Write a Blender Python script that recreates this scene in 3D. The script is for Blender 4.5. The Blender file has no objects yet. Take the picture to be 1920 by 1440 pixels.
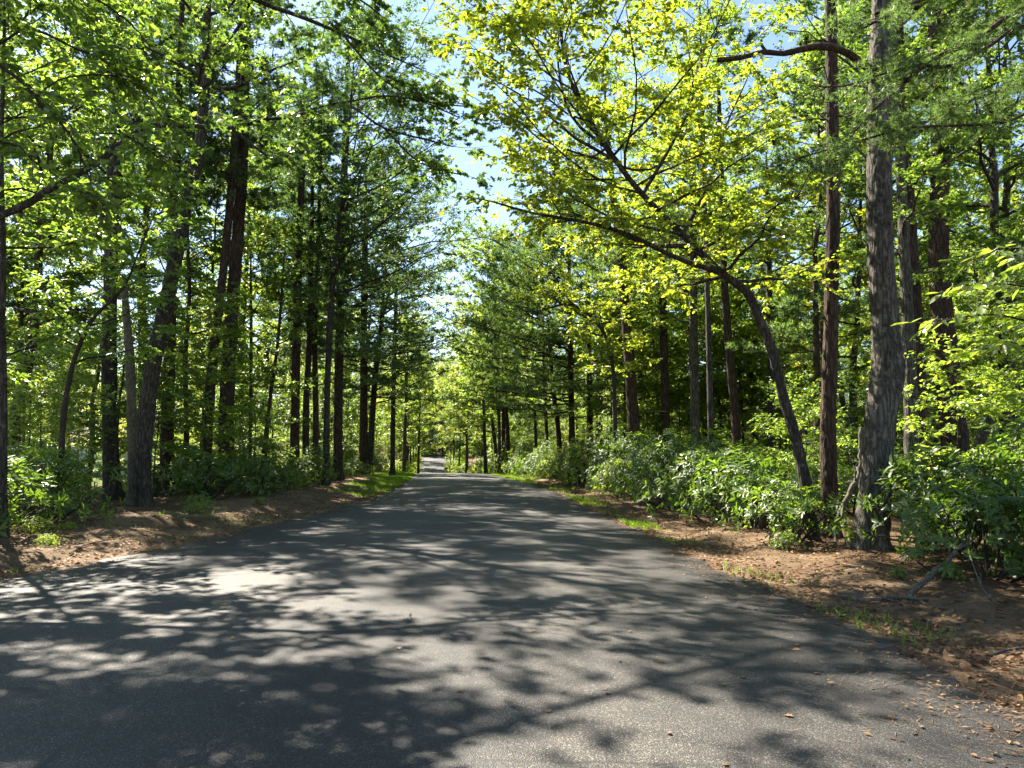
import bpy, math
import numpy as np
from mathutils import Vector

# ------------------------------------------------------------------ camera, sky, sun, exposure
F_PX, HORIZON, CAM_H = 1400.0, 850.0, 1.55          # photograph is 1920 x 1440
PITCH = math.atan((HORIZON - 720.0) / F_PX)
SUN_AZ, SUN_EL = math.radians(42.0), math.radians(47.0)   # azimuth: left of straight ahead
scene = bpy.context.scene
col = scene.collection
cam_data = bpy.data.cameras.new('camera')
cam_data.sensor_width = 36.0
cam_data.lens = F_PX / 1920.0 * 36.0
cam_data.clip_start, cam_data.clip_end = 0.05, 3000.0
cam = bpy.data.objects.new('camera', cam_data)
cam.location = (0, 0, CAM_H)
cam.rotation_euler = (math.radians(90) + PITCH, 0, 0)
col.objects.link(cam)
scene.camera = cam

world = bpy.data.worlds.new('World')
scene.world = world
world.use_nodes = True
wn = world.node_tree
wn.nodes.clear()
sky = wn.nodes.new('ShaderNodeTexSky')
sky.sky_type = 'NISHITA'
sky.sun_disc = False
sky.sun_elevation = SUN_EL
sky.sun_rotation = -SUN_AZ
sky.air_density, sky.dust_density, sky.ozone_density = 1.0, 0.35, 1.2
bg = wn.nodes.new('ShaderNodeBackground')
bg.inputs[1].default_value = 0.055
wo = wn.nodes.new('ShaderNodeOutputWorld')
wn.links.new(sky.outputs[0], bg.inputs[0])
wn.links.new(bg.outputs[0], wo.inputs[0])

sun_data = bpy.data.lights.new('sun', 'SUN')
sun_data.energy = 5.0
sun_data.angle = math.radians(0.53)
sun_data.color = (1.0, 0.91, 0.78)
sun = bpy.data.objects.new('sun', sun_data)
to_sun = Vector((-math.sin(SUN_AZ) * math.cos(SUN_EL), math.cos(SUN_AZ) * math.cos(SUN_EL), math.sin(SUN_EL)))
sun.rotation_euler = to_sun.to_track_quat('Z', 'Y').to_euler()
sun.location = (-30, 30, 60)
col.objects.link(sun)

vs = scene.view_settings
vs.view_transform, vs.look = 'Standard', 'None'
vs.exposure, vs.gamma = 2.4, 1.0
vs.use_curve_mapping = False
cy = scene.cycles
cy.max_bounces, cy.diffuse_bounces, cy.glossy_bounces, cy.transmission_bounces = 6, 5, 1, 5
cy.use_adaptive_sampling, cy.adaptive_threshold = True, 0.02
cy.caustics_reflective = cy.caustics_refractive = False
cy.use_denoising = True
scene.render.film_transparent = False

RNG = np.random.default_rng(20)
UP = np.array([0.0, 0.0, 1.0])


def unproject(u, v, depth):
    dx, dy = (u - 960.0) / F_PX, (720.0 - v) / F_PX
    d = np.array([dx, math.cos(PITCH) - dy * math.sin(PITCH), math.sin(PITCH) + dy * math.cos(PITCH)])
    return np.array([0, 0, CAM_H]) + d * (depth / d[1])


# ------------------------------------------------------------------ materials
def new_mat(name):
    m = bpy.data.materials.new(name)
    m.use_nodes = True
    m.node_tree.nodes.clear()
    return m, m.node_tree.nodes, m.node_tree.links


def ramp(N, stops, interp='LINEAR'):
    r = N.new('ShaderNodeValToRGB')
    r.color_ramp.interpolation = interp
    e = r.color_ramp.elements
    while len(e) > 1:
        e.remove(e[-1])
    e[0].position, e[0].color = stops[0][0], (*stops[0][1], 1)
    for p, c in stops[1:]:
        x = e.new(p)
        x.color = (*c, 1)
    return r


def leaf_mat(name, stops, trans, tmix=0.5, rough=0.38, spec=0.5, back=None):
    """stops: leaf colours by leaf; trans: tint of the light that passes through."""
    m, N, L = new_mat(name)
    geo = N.new('ShaderNodeNewGeometry')
    oi = N.new('ShaderNodeObjectInfo')
    add = N.new('ShaderNodeMath'); add.operation = 'MULTIPLY_ADD'
    add.inputs[1].default_value = 0.22
    L.new(oi.outputs['Random'], add.inputs[0])
    mul = N.new('ShaderNodeMath'); mul.operation = 'MULTIPLY'; mul.inputs[1].default_value = 0.78
    L.new(geo.outputs['Random Per Island'], mul.inputs[0])
    L.new(mul.outputs[0], add.inputs[2])
    r = ramp(N, stops)
    L.new(add.outputs[0], r.inputs[0])
    dif = N.new('ShaderNodeBsdfDiffuse')
    L.new(r.outputs[0], dif.inputs[0])
    tr = N.new('ShaderNodeBsdfTranslucent')
    mx = N.new('ShaderNodeMix'); mx.data_type = 'RGBA'; mx.blend_type = 'MULTIPLY'
    mx.inputs[0].default_value = 1.0
    mx.clamp_result = False
    L.new(r.outputs[0], mx.inputs[6])
    mx.inputs[7].default_value = (*trans, 1)
    L.new(mx.outputs[2], tr.inputs[0])
    ms = N.new('ShaderNodeMixShader'); ms.inputs[0].default_value = tmix
    L.new(dif.outputs[0], ms.inputs[1]); L.new(tr.outputs[0], ms.inputs[2])
    gl = N.new('ShaderNodeBsdfGlossy'); gl.inputs['Roughness'].default_value = rough
    gl.inputs['Color'].default_value = (1, 1, 1, 1)
    lw = N.new('ShaderNodeLayerWeight'); lw.inputs[0].default_value = 0.5
    fp = N.new('ShaderNodeMath'); fp.operation = 'POWER'; fp.inputs[1].default_value = 4.0
    L.new(lw.outputs['Facing'], fp.inputs[0])
    fm = N.new('ShaderNodeMath'); fm.operation = 'MULTIPLY_ADD'; fm.inputs[1].default_value = 0.35 * spec; fm.inputs[2].default_value = 0.035 * spec
    L.new(fp.outputs[0], fm.inputs[0])
    m2 = N.new('ShaderNodeMixShader')
    L.new(fm.outputs[0], m2.inputs[0])
    L.new(ms.outputs[0], m2.inputs[1]); L.new(gl.outputs[0], m2.inputs[2])
    out = N.new('ShaderNodeOutputMaterial')
    L.new(m2.outputs[0], out.inputs[0])
    return m


def bark_mat(name, dark, light, lichen=None, scale=1.0, rough=0.9, bump=0.8):
    m, N, L = new_mat(name)
    tc = N.new('ShaderNodeTexCoord')
    mp = N.new('ShaderNodeMapping'); mp.inputs['Scale'].default_value = (26 * scale, 26 * scale, 4.5 * scale)
    L.new(tc.outputs['Object'], mp.inputs[0])
    no = N.new('ShaderNodeTexNoise'); no.inputs['Scale'].default_value = .9; no.inputs['Detail'].default_value = 7; no.inputs['Roughness'].default_value = .68
    L.new(mp.outputs[0], no.inputs[0])
    wm = N.new('ShaderNodeMix'); wm.data_type = 'RGBA'; wm.blend_type = 'ADD'; wm.inputs[0].default_value = 1.1
    L.new(mp.outputs[0], wm.inputs[6]); L.new(no.outputs['Color'], wm.inputs[7])
    vo = N.new('ShaderNodeTexVoronoi'); vo.feature = 'DISTANCE_TO_EDGE'; vo.inputs['Scale'].default_value = 1.0
    L.new(wm.outputs[2], vo.inputs[0])
    mr = N.new('ShaderNodeMapRange'); mr.inputs[1].default_value = 0.0; mr.inputs[2].default_value = 0.3; mr.inputs[3].default_value = .35
    L.new(vo.outputs['Distance'], mr.inputs[0])
    mm = N.new('ShaderNodeMath'); mm.operation = 'MULTIPLY'
    L.new(mr.outputs[0], mm.inputs[0]); L.new(no.outputs[0], mm.inputs[1])
    r = ramp(N, [(0.12, dark), (0.42, light), (0.75, tuple(min(1, c * 1.5) for c in light))])
    L.new(mm.outputs[0], r.inputs[0])
    big = N.new('ShaderNodeTexNoise'); big.inputs['Scale'].default_value = 1.3; big.inputs['Detail'].default_value = 4
    L.new(tc.outputs['Object'], big.inputs[0])
    br = ramp(N, [(.3, (.7, .7, .7)), (.7, (1.25, 1.22, 1.18))]); L.new(big.outputs[0], br.inputs[0])
    mb_ = N.new('ShaderNodeMix'); mb_.data_type = 'RGBA'; mb_.blend_type = 'MULTIPLY'; mb_.inputs[0].default_value = 1
    L.new(r.outputs[0], mb_.inputs[6]); L.new(br.outputs[0], mb_.inputs[7])
    colr = mb_.outputs[2]
    if lichen:
        n2 = N.new('ShaderNodeTexNoise'); n2.inputs['Scale'].default_value = 9.0; n2.inputs['Detail'].default_value = 9
        n2.inputs['Roughness'].default_value = 0.75
        L.new(tc.outputs['Object'], n2.inputs[0])
        r2 = ramp(N, [(0.55, (0, 0, 0)), (0.7, (.75, .75, .75))])
        L.new(n2.outputs[0], r2.inputs[0])
        mx = N.new('ShaderNodeMix'); mx.data_type = 'RGBA'
        L.new(r2.outputs[0], mx.inputs[0]); L.new(colr, mx.inputs[6]); mx.inputs[7].default_value = (*lichen, 1)
        colr = mx.outputs[2]
    b = N.new('ShaderNodeBsdfPrincipled'); b.inputs['Roughness'].default_value = rough
    b.inputs['Specular IOR Level'].default_value = 0.2
    L.new(colr, b.inputs['Base Color'])
    bp = N.new('ShaderNodeBump'); bp.inputs['Strength'].default_value = bump; bp.inputs['Distance'].default_value = 0.04
    L.new(mm.outputs[0], bp.inputs['Height']); L.new(bp.outputs[0], b.inputs['Normal'])
    out = N.new('ShaderNodeOutputMaterial'); L.new(b.outputs[0], out.inputs[0])
    return m


def plain_mat(name, c1, c2, scale=6.0, rough=0.8, bump=0.0, stretch=(1, 1, 1)):
    m, N, L = new_mat(name)
    tc = N.new('ShaderNodeTexCoord')
    mp = N.new('ShaderNodeMapping'); mp.inputs['Scale'].default_value = stretch
    L.new(tc.outputs['Object'], mp.inputs[0])
    no = N.new('ShaderNodeTexNoise'); no.inputs['Scale'].default_value = scale; no.inputs['Detail'].default_value = 5
    L.new(mp.outputs[0], no.inputs[0])
    r = ramp(N, [(0.3, c1), (0.7, c2)])
    L.new(no.outputs[0], r.inputs[0])
    b = N.new('ShaderNodeBsdfPrincipled'); b.inputs['Roughness'].default_value = rough
    b.inputs['Specular IOR Level'].default_value = 0.25
    L.new(r.outputs[0], b.inputs['Base Color'])
    if bump:
        bp = N.new('ShaderNodeBump'); bp.inputs['Strength'].default_value = bump; bp.inputs['Distance'].default_value = 0.02
        L.new(no.outputs[0], bp.inputs['Height']); L.new(bp.outputs[0], b.inputs['Normal'])
    out = N.new('ShaderNodeOutputMaterial'); L.new(b.outputs[0], out.inputs[0])
    return m


M = {}
M['leaf'] = leaf_mat('green_leaves', [(0, (0.045, 0.085, 0.018)), (0.5, (0.070, 0.120, 0.026)), (0.9, (0.105, 0.160, 0.034)), (1, (0.18, 0.19, 0.04))], (3.7, 3.4, 1.5), 0.56, spec=.8)
M['leaf_light'] = leaf_mat('light_green_leaves', [(0, (0.075, 0.128, 0.026)), (0.5, (0.112, 0.175, 0.034)), (1, (0.175, 0.22, 0.045))], (3.3, 3.0, 1.2), 0.6, spec=.8)
M['leaf_yellow'] = leaf_mat('yellowing_leaves', [(0, (0.07, 0.122, 0.022)), (0.4, (0.118, 0.170, 0.027)), (0.75, (0.18, 0.21, 0.028)), (1, (0.29, 0.24, 0.033))], (3.0, 2.75, 1.0), 0.58, spec=.8)
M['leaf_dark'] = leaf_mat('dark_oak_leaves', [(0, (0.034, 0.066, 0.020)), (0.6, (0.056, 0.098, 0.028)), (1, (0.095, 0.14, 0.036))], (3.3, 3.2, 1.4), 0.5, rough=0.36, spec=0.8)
M['laurel'] = leaf_mat('laurel_leaves', [(0, (0.038, 0.072, 0.015)), (0.6, (0.068, 0.118, 0.024)), (0.94, (0.115, 0.165, 0.034)), (1, (0.22, 0.17, 0.03))], (2.8, 2.9, 0.9), 0.4, rough=0.42, spec=0.7)
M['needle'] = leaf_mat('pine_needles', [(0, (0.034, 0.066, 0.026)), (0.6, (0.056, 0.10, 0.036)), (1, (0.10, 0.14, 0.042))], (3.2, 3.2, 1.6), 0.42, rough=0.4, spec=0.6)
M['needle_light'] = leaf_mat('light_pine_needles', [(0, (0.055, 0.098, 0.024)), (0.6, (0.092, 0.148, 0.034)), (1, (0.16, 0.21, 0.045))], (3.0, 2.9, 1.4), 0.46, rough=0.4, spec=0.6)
M['grass'] = leaf_mat('grass_blades', [(0, (0.05, 0.11, 0.012)), (0.6, (0.09, 0.17, 0.02)), (1, (0.2, 0.22, 0.05))], (2.6, 2.6, 0.9), 0.45, spec=0.4)
M['litter'] = leaf_mat('dry_leaves', [(0, (0.06, 0.032, 0.016)), (0.5, (0.145, 0.085, 0.043)), (0.85, (0.26, 0.17, 0.085)), (1, (0.35, 0.28, 0.17))], (1.4, 1.1, 0.8), 0.2, rough=0.6, spec=0.3)
M['fallen'] = leaf_mat('fallen_leaves', [(0, (0.16, 0.07, 0.03)), (0.4, (0.22, 0.12, 0.05)), (0.75, (0.28, 0.21, 0.09)), (1, (0.12, 0.17, 0.06))], (1.3, 1.2, 0.8), 0.2, rough=0.5, spec=0.4)
M['bark_pine'] = bark_mat('pine_bark', (0.014, 0.010, 0.008), (0.075, 0.050, 0.036), None, 0.6, bump=1.0)
M['bark_grey'] = bark_mat('grey_bark', (0.020, 0.018, 0.014), (0.115, 0.104, 0.084), (0.24, 0.245, 0.20), .62, bump=1.0)
M['bark_oak'] = bark_mat('oak_bark', (0.014, 0.012, 0.010), (0.070, 0.060, 0.048), (0.20, 0.205, 0.165), .7, bump=1.0)
M['bark_thin'] = bark_mat('sapling_bark', (0.02, 0.017, 0.013), (0.075, 0.064, 0.05), None, 2.0)
M['deadwood'] = bark_mat('dead_wood', (0.05, 0.042, 0.032), (0.18, 0.155, 0.12), None, 1.6)

# ------------------------------------------------------------------ mesh building
class MB:
    def __init__(self):
        self.v, self.q, self.t, self.n = [], [], [], 0

    def add(self, verts, quads=None, tris=None):
        verts = np.asarray(verts, float).reshape(-1, 3)
        if quads is not None and len(quads):
            self.q.append(np.asarray(quads, int) + self.n)
        if tris is not None and len(tris):
            self.t.append(np.asarray(tris, int) + self.n)
        self.v.append(verts)
        self.n += len(verts)

    def mesh(self, name, mat, smooth=False):
        me = bpy.data.meshes.new(name)
        V = np.concatenate(self.v) if self.v else np.zeros((0, 3))
        Q = np.concatenate(self.q) if self.q else np.zeros((0, 4), int)
        T = np.concatenate(self.t) if self.t else np.zeros((0, 3), int)
        loops = np.concatenate([Q.ravel(), T.ravel()]).astype(np.int32)
        tot = np.concatenate([np.full(len(Q), 4), np.full(len(T), 3)]).astype(np.int32)
        start = np.concatenate([[0], np.cumsum(tot)[:-1]]).astype(np.int32) if len(tot) else tot
        me.vertices.add(len(V)); me.loops.add(len(loops)); me.polygons.add(len(tot))
        me.vertices.foreach_set('co', V.astype(np.float32).ravel())
        me.loops.foreach_set('vertex_index', loops)
        me.polygons.foreach_set('loop_start', start)
        if smooth:
            me.polygons.foreach_set('use_smooth', np.ones(len(tot), bool))
        me.update(calc_edges=True)
        me.validate()
        me.materials.append(mat)
        return me


def link(name, me, parent=None, loc=None, rot=None, scale=None):
    o = bpy.data.objects.new(name, me)
    col.objects.link(o)
    if parent is not None:
        o.parent = parent
    if loc is not None:
        o.location = loc
    if rot is not None:
        o.rotation_euler = rot
    if scale is not None:
        o.scale = scale
    return o


def thing(name, label, cat, loc=(0, 0, 0), group=None, rot=None, scale=None):
    e = link(name, None, None, loc, rot, scale)
    e.empty_display_size = 0.2
    e['label'], e['category'] = label, cat
    if group:
        e['group'] = group
    return e


def norm(a):
    return a / np.maximum(np.linalg.norm(a, axis=-1, keepdims=True), 1e-9)


def smooth_path(pts, rad, step=0.4):
    pts, rad = np.asarray(pts, float), np.asarray(rad, float)
    P = np.vstack([2 * pts[0] - pts[1], pts, 2 * pts[-1] - pts[-2]])
    out, ro = [], []
    for i in range(len(pts) - 1):
        p0, p1, p2, p3 = P[i], P[i + 1], P[i + 2], P[i + 3]
        n = max(2, int(np.linalg.norm(p2 - p1) / step))
        for t in np.arange(n) / n:
            out.append(0.5 * (2 * p1 + (p2 - p0) * t + (2 * p0 - 5 * p1 + 4 * p2 - p3) * t * t + (3 * p1 - p0 - 3 * p2 + p3) * t ** 3))
            ro.append(rad[i] * (1 - t) + rad[i + 1] * t)
    out.append(pts[-1]); ro.append(rad[-1])
    return np.array(out), np.array(ro)


def tube(mb, pts, rad, sides=6, rough=0.0, rng=RNG, cap=True):
    pts, rad = np.asarray(pts, float), np.asarray(rad, float)
    n = len(pts)
    tan = norm(np.gradient(pts, axis=0))
    ref = np.array([0.13, 0.99, 0.05]) if abs(tan[:, 2]).mean() > 0.6 else UP
    a = norm(np.cross(tan, ref)); b = np.cross(tan, a)
    th = np.arange(sides) * 2 * math.pi / sides
    r = rad[:, None] * np.ones((n, sides))
    if rough:
        lob = sum(rng.uniform(0.3, 1) * np.sin(k * th + rng.uniform(0, 6.28) + np.linspace(0, rng.uniform(-2, 2), n)[:, None]) for k in (2, 3, 5))
        r = r * (1 + rough * 0.4 * lob + rough * rng.normal(0, 0.5, (n, sides)))
    v = pts[:, None, :] + r[..., None] * (np.cos(th)[None, :, None] * a[:, None, :] + np.sin(th)[None, :, None] * b[:, None, :])
    i = np.arange(n - 1)[:, None] * sides
    j = np.arange(sides)[None, :]
    jn = (j + 1) % sides
    q = np.stack([i + j, i + jn, i + sides + jn, i + sides + j], -1).reshape(-1, 4)
    V = v.reshape(-1, 3)
    tris = None
    if cap:
        V = np.vstack([V, pts[-1] + tan[-1] * rad[-1] * 0.5])
        k = (n - 1) * sides
        tris = np.stack([k + np.arange(sides), k + (np.arange(sides) + 1) % sides, np.full(sides, n * sides)], -1)
    mb.add(V, q, tris)


# leaf outlines in (along, across, up), per unit length, folded along the midrib
OVATE = (np.array([[0, 0, 0], [.25, .23, .05], [.62, .25, .05], [1, 0, -.08], [.62, -.25, .05], [.25, -.23, .05]]), np.array([[0, 1, 2, 3], [0, 3, 4, 5]]))
KITE = (np.array([[0, 0, 0], [.45, .26, .05], [1, 0, -.06], [.45, -.26, .05]]), np.array([[0, 1, 2, 2], [0, 2, 3, 3]]))
NARROW = (np.array([[0, 0, 0], [.3, .14, .03], [.7, .15, .03], [1, 0, -.06], [.7, -.15, .03], [.3, -.14, .03]]), np.array([[0, 1, 2, 3], [0, 3, 4, 5]]))
LOBED = (np.array([[0, 0, 0], [.22, .12, .02], [.34, .36, .05], [.48, .13, .02], [.70, .34, .03], [.74, .1, 0], [1, 0, -.1],
                   [.22, -.12, .02], [.34, -.36, .05], [.48, -.13, .02], [.70, -.34, .03], [.74, -.1, 0]]),
         np.array([[0, 1, 2, 3], [0, 3, 5, 6], [3, 4, 5, 5], [0, 9, 8, 7], [0, 6, 11, 9], [9, 11, 10, 10]]))
STAR = (np.array([[0, 0, 0], [.12, .42, 0], [.35, .2, .03], [.68, .42, 0], [.66, .13, .02], [1, 0, -.06],
                  [.12, -.42, 0], [.35, -.2, .03], [.68, -.42, 0], [.66, -.13, .02]]),
        np.array([[0, 1, 2, 4], [2, 3, 4, 4], [0, 4, 5, 9], [0, 9, 7, 6], [7, 9, 8, 8]]))


def leaves(mb, P, D, Nn, size, shape):
    T, Fq = shape
    D = norm(D)
    S = norm(np.cross(Nn, D))
    Nn = np.cross(D, S)
    k, n = len(T), len(P)
    size = np.broadcast_to(size, (n,))
    V = P[:, None, :] + size[:, None, None] * (T[None, :, 0, None] * D[:, None, :] + T[None, :, 1, None] * S[:, None, :] + T[None, :, 2, None] * Nn[:, None, :])
    base = (np.arange(n) * k)[:, None, None]
    quads = [f for f in Fq if f[2] != f[3]]
    tri = [f[:3] for f in Fq if f[2] == f[3]]
    q = (base + np.array(quads)[None]).reshape(-1, 4) if quads else None
    t = (base + np.array(tri)[None]).reshape(-1, 3) if tri else None
    mb.add(V.reshape(-1, 3), q, t)


def curve_at(pts, s):
    x = np.linspace(0, 1, len(pts))
    return np.stack([np.interp(s, x, pts[:, i]) for i in range(3)], -1)


def foliate(mbw, mbl, rng, limbs, nsub=9, ntw=7, nlf=8, leaf=.12, shape=OVATE, sub_len=(.28, .52), twig=(.22, .5), s0=.18,
            jit=.55, droop=.15, twig_wood=False, upn=1.0):
    """limbs: list of (pts n x 3, radius). Grows side branches, twigs and leaves."""
    A, Dv, Lv, Rv = [], [], [], []
    for pts, r in limbs:
        L = np.linalg.norm(np.diff(pts, axis=0), axis=1).sum()
        k = max(3, int(nsub * (0.55 + 0.45 * L / 3.5)))
        s = np.sort(rng.uniform(s0, 1.0, k)); s[-1] = 0.99
        p = curve_at(pts, s)
        t = norm(curve_at(pts, np.minimum(s + .04, 1)) - curve_at(pts, s - .04))
        side = norm(np.cross(t, UP + 1e-3))
        sg = np.where(np.arange(k) % 2, 1, -1)[:, None] * rng.uniform(.5, 1.1, (k, 1))
        d = norm(t * rng.uniform(.35, .9, (k, 1)) + side * sg + UP * rng.uniform(-.15, .5, (k, 1)))
        d[-1] = t[-1]
        ln = np.clip(L * rng.uniform(*sub_len, k) * (1.15 - .7 * s), .35, 2.6)
        A.append(p); Dv.append(d); Lv.append(ln); Rv.append(np.full(k, max(.006, r * .3)))
    A, Dv, Lv, Rv = np.concatenate(A), np.concatenate(Dv), np.concatenate(Lv), np.concatenate(Rv)
    m = len(A)
    bend = rng.normal(0, .18, (m, 3)); bend[:, 2] -= droop

    def sub_at(i, s):
        return A[i] + Dv[i] * (Lv[i] * s)[:, None] + bend[i] * (Lv[i] * s * s)[:, None]
    ss = np.linspace(0, 1, 4)
    for i in range(m):
        tube(mbw, A[i] + Dv[i] * (Lv[i] * ss)[:, None] + bend[i] * (Lv[i] * ss * ss)[:, None], Rv[i] * (1.05 - ss * .8), 3, cap=False)
    # twigs
    ti = np.repeat(np.arange(m), ntw)
    s = rng.uniform(.12, 1, len(ti))
    TP = sub_at(ti, s)
    td = norm(Dv[ti] + 2 * bend[ti] * s[:, None])
    side = norm(np.cross(td, UP + 1e-3))
    sg = rng.choice([-1, 1], len(ti))[:, None] * rng.uniform(.4, 1.1, (len(ti), 1))
    td = norm(td * .6 + side * sg + rng.normal(0, .28, (len(ti), 3)) + UP * rng.uniform(-.2, .25, (len(ti), 1)))
    tl = rng.uniform(*twig, len(ti))
    if twig_wood:
        for i in range(len(ti)):
            tube(mbw, np.array([TP[i], TP[i] + td[i] * tl[i] * .5, TP[i] + td[i] * tl[i] - UP * .04]), [.005, .004, .002], 3, cap=False)
    li = np.repeat(np.arange(len(ti)), nlf)
    u = rng.uniform(.15, 1.05, len(li))
    LP = TP[li] + td[li] * (tl[li] * u)[:, None] - UP * (.04 * u * u)[:, None]
    side = norm(np.cross(td[li], UP + 1e-3))
    sg = rng.choice([-1, 1], len(li))[:, None] * rng.uniform(.35, 1.1, (len(li), 1))
    ld = norm(td[li] * .6 + side * sg + rng.normal(0, .25, (len(li), 3)) - UP * rng.uniform(0, .5, (len(li), 1)))
    nn = norm(UP * upn + rng.normal(0, jit, (len(li), 3)))
    leaves(mbl, LP, ld, nn, leaf * rng.uniform(.65, 1.25, len(li)), shape)


def limb_curve(rng, p, az, el, L, lift=.25, n=7, wig=.06):
    s = np.linspace(0, 1, n)
    h = np.array([math.cos(az), math.sin(az), 0.0])
    side = np.array([-h[1], h[0], 0])
    x = s * L * math.cos(el)
    z = s * L * math.sin(el) + lift * L * s * s
    w = np.cumsum(rng.normal(0, wig, n)) * L * .5; w -= w[0]
    wz = np.cumsum(rng.normal(0, wig, n)) * L * .35; wz -= wz[0]
    return p + h * x[:, None] + side * w[:, None] + UP * (z + wz)[:, None]


def decid(rng, tp, tr, start=.35, nl=22, spread=3.4, el=(.05, 1.0), leaf=.12, shape=OVATE, nsub=9, ntw=9, nlf=9, bias=None,
          profile=None, sides=10, rough=.08, mbw=None, mbl=None, lift=.22, extra=(), twig=(.22, .5), jit=.55, flare=True):
    mbw, mbl = mbw or MB(), mbl or MB()
    add_trunk(mbw, rng, tp, tr, sides, rough, flare)
    limbs = []
    for k in range(nl):
        t = start + (1 - start) * ((k + rng.uniform(.2, .8)) / nl)
        p = curve_at(tp, np.array([t]))[0]
        az = k * 2.4 + rng.uniform(-.5, .5)
        u = (t - start) / (1 - start)
        f = profile(u) if profile else (.65 + .7 * u - .95 * u ** 3)
        L = max(.7, spread * f * rng.uniform(.7, 1.2))
        h = np.array([math.cos(az), math.sin(az)])
        if bias is not None:
            h = h + np.array(bias)
            L *= .75 + .35 * np.linalg.norm(h)
            az = math.atan2(h[1], h[0])
        e = el[0] + (el[1] - el[0]) * u + rng.uniform(-.15, .15)
        pts = limb_curve(rng, p, az, e, L, lift)
        r = np.interp(t, np.linspace(0, 1, len(tr)), tr)
        r0 = min(r * .55, .018 + .016 * L)
        tube(mbw, pts, r0 * np.linspace(1, .25, len(pts)), 5, cap=False)
        limbs.append((pts, r0))
    for pts, r0 in extra:
        P_, R_ = smooth_path(pts, np.linspace(r0, r0 * .3, len(pts)), .3)
        tube(mbw, P_, R_, 7, .08)
        limbs.append((P_, r0))
    foliate(mbw, mbl, rng, limbs, nsub, ntw, nlf, leaf, shape, twig=twig, jit=jit)
    return mbw, mbl


def plated(mb, rng, tp, tr, plate=.014):
    """A trunk with modelled bark plates and root flare."""
    P_, R_ = smooth_path(np.vstack([tp[0] - UP * .2, tp]), np.concatenate([[tr[0]], tr]), .05)
    keep = P_[:, 2] - tp[0, 2] < 9.5
    n, sd = len(P_), 44
    tan = norm(np.gradient(P_, axis=0))
    ref = np.array([0.13, 0.99, 0.05])
    a = norm(np.cross(tan, ref)); b = np.cross(tan, a)
    th = np.arange(sd) * 2 * math.pi / sd
    s = np.concatenate([[0], np.cumsum(np.linalg.norm(np.diff(P_, axis=0), axis=1))])
    R0 = float(np.median(R_))
    seeds_n = int(s[-1] * 2 * math.pi * R0 / (.05 * .19))
    st = rng.uniform(0, 2 * math.pi, seeds_n); sz = rng.uniform(0, s[-1], seeds_n)
    order = np.argsort(sz); st, sz = st[order], sz[order]
    disp = np.zeros((n, sd))
    for i in range(n):
        lo, hi = np.searchsorted(sz, s[i] - .45), np.searchsorted(sz, s[i] + .45)
        if hi - lo < 3:
            continue
        dth = (th[:, None] - st[None, lo:hi] + math.pi) % (2 * math.pi) - math.pi
        d = np.sqrt((dth * R0 / .05) ** 2 + ((s[i] - sz[None, lo:hi]) / .19) ** 2)
        d.sort(axis=1)
        disp[i] = np.clip((d[:, 1] - d[:, 0]) * 1.6, 0, 1)
    h = P_[:, 2] - tp[0, 2]
    fl = np.exp(-np.maximum(h, 0) / .22)[:, None]
    roots = .14 + .16 * np.sin(5 * th + rng.uniform(0, 6)) + .12 * np.sin(3 * th + 1)
    big = .03 * np.sin(2 * th[None] + s[:, None] * .9) + .02 * np.sin(3 * th[None] - s[:, None] * 1.7)
    r = R_[:, None] * (1 + big + fl * roots[None]) + (disp - .5) * plate + rng.normal(0, .0015, (n, sd))
    v = P_[:, None, :] + r[..., None] * (np.cos(th)[None, :, None] * a[:, None, :] + np.sin(th)[None, :, None] * b[:, None, :])
    i = np.arange(n - 1)[:, None] * sd
    j = np.arange(sd)[None, :]; jn = (j + 1) % sd
    mb.add(v.reshape(-1, 3), np.stack([i + j, i + jn, i + sd + jn, i + sd + j], -1).reshape(-1, 4))


def add_trunk(mb, rng, tp, tr, sides=10, rough=.08, flare=True):
    if sides >= 18:
        plated(mb, rng, np.asarray(tp, float), np.asarray(tr, float), .026 if sides >= 30 else .018)
        return
    tp, tr = np.asarray(tp, float), np.array(tr, float)
    if flare:
        h = tp[:, 2] - tp[0, 2]
        tr = tr * (1 + .45 * np.exp(-np.maximum(h, 0) / .28))
        tp = np.vstack([tp[0] - UP * .25, tp]); tr = np.concatenate([[tr[0] * 1.15], tr])
    tube(mb, tp, tr, sides, rough, rng)


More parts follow.
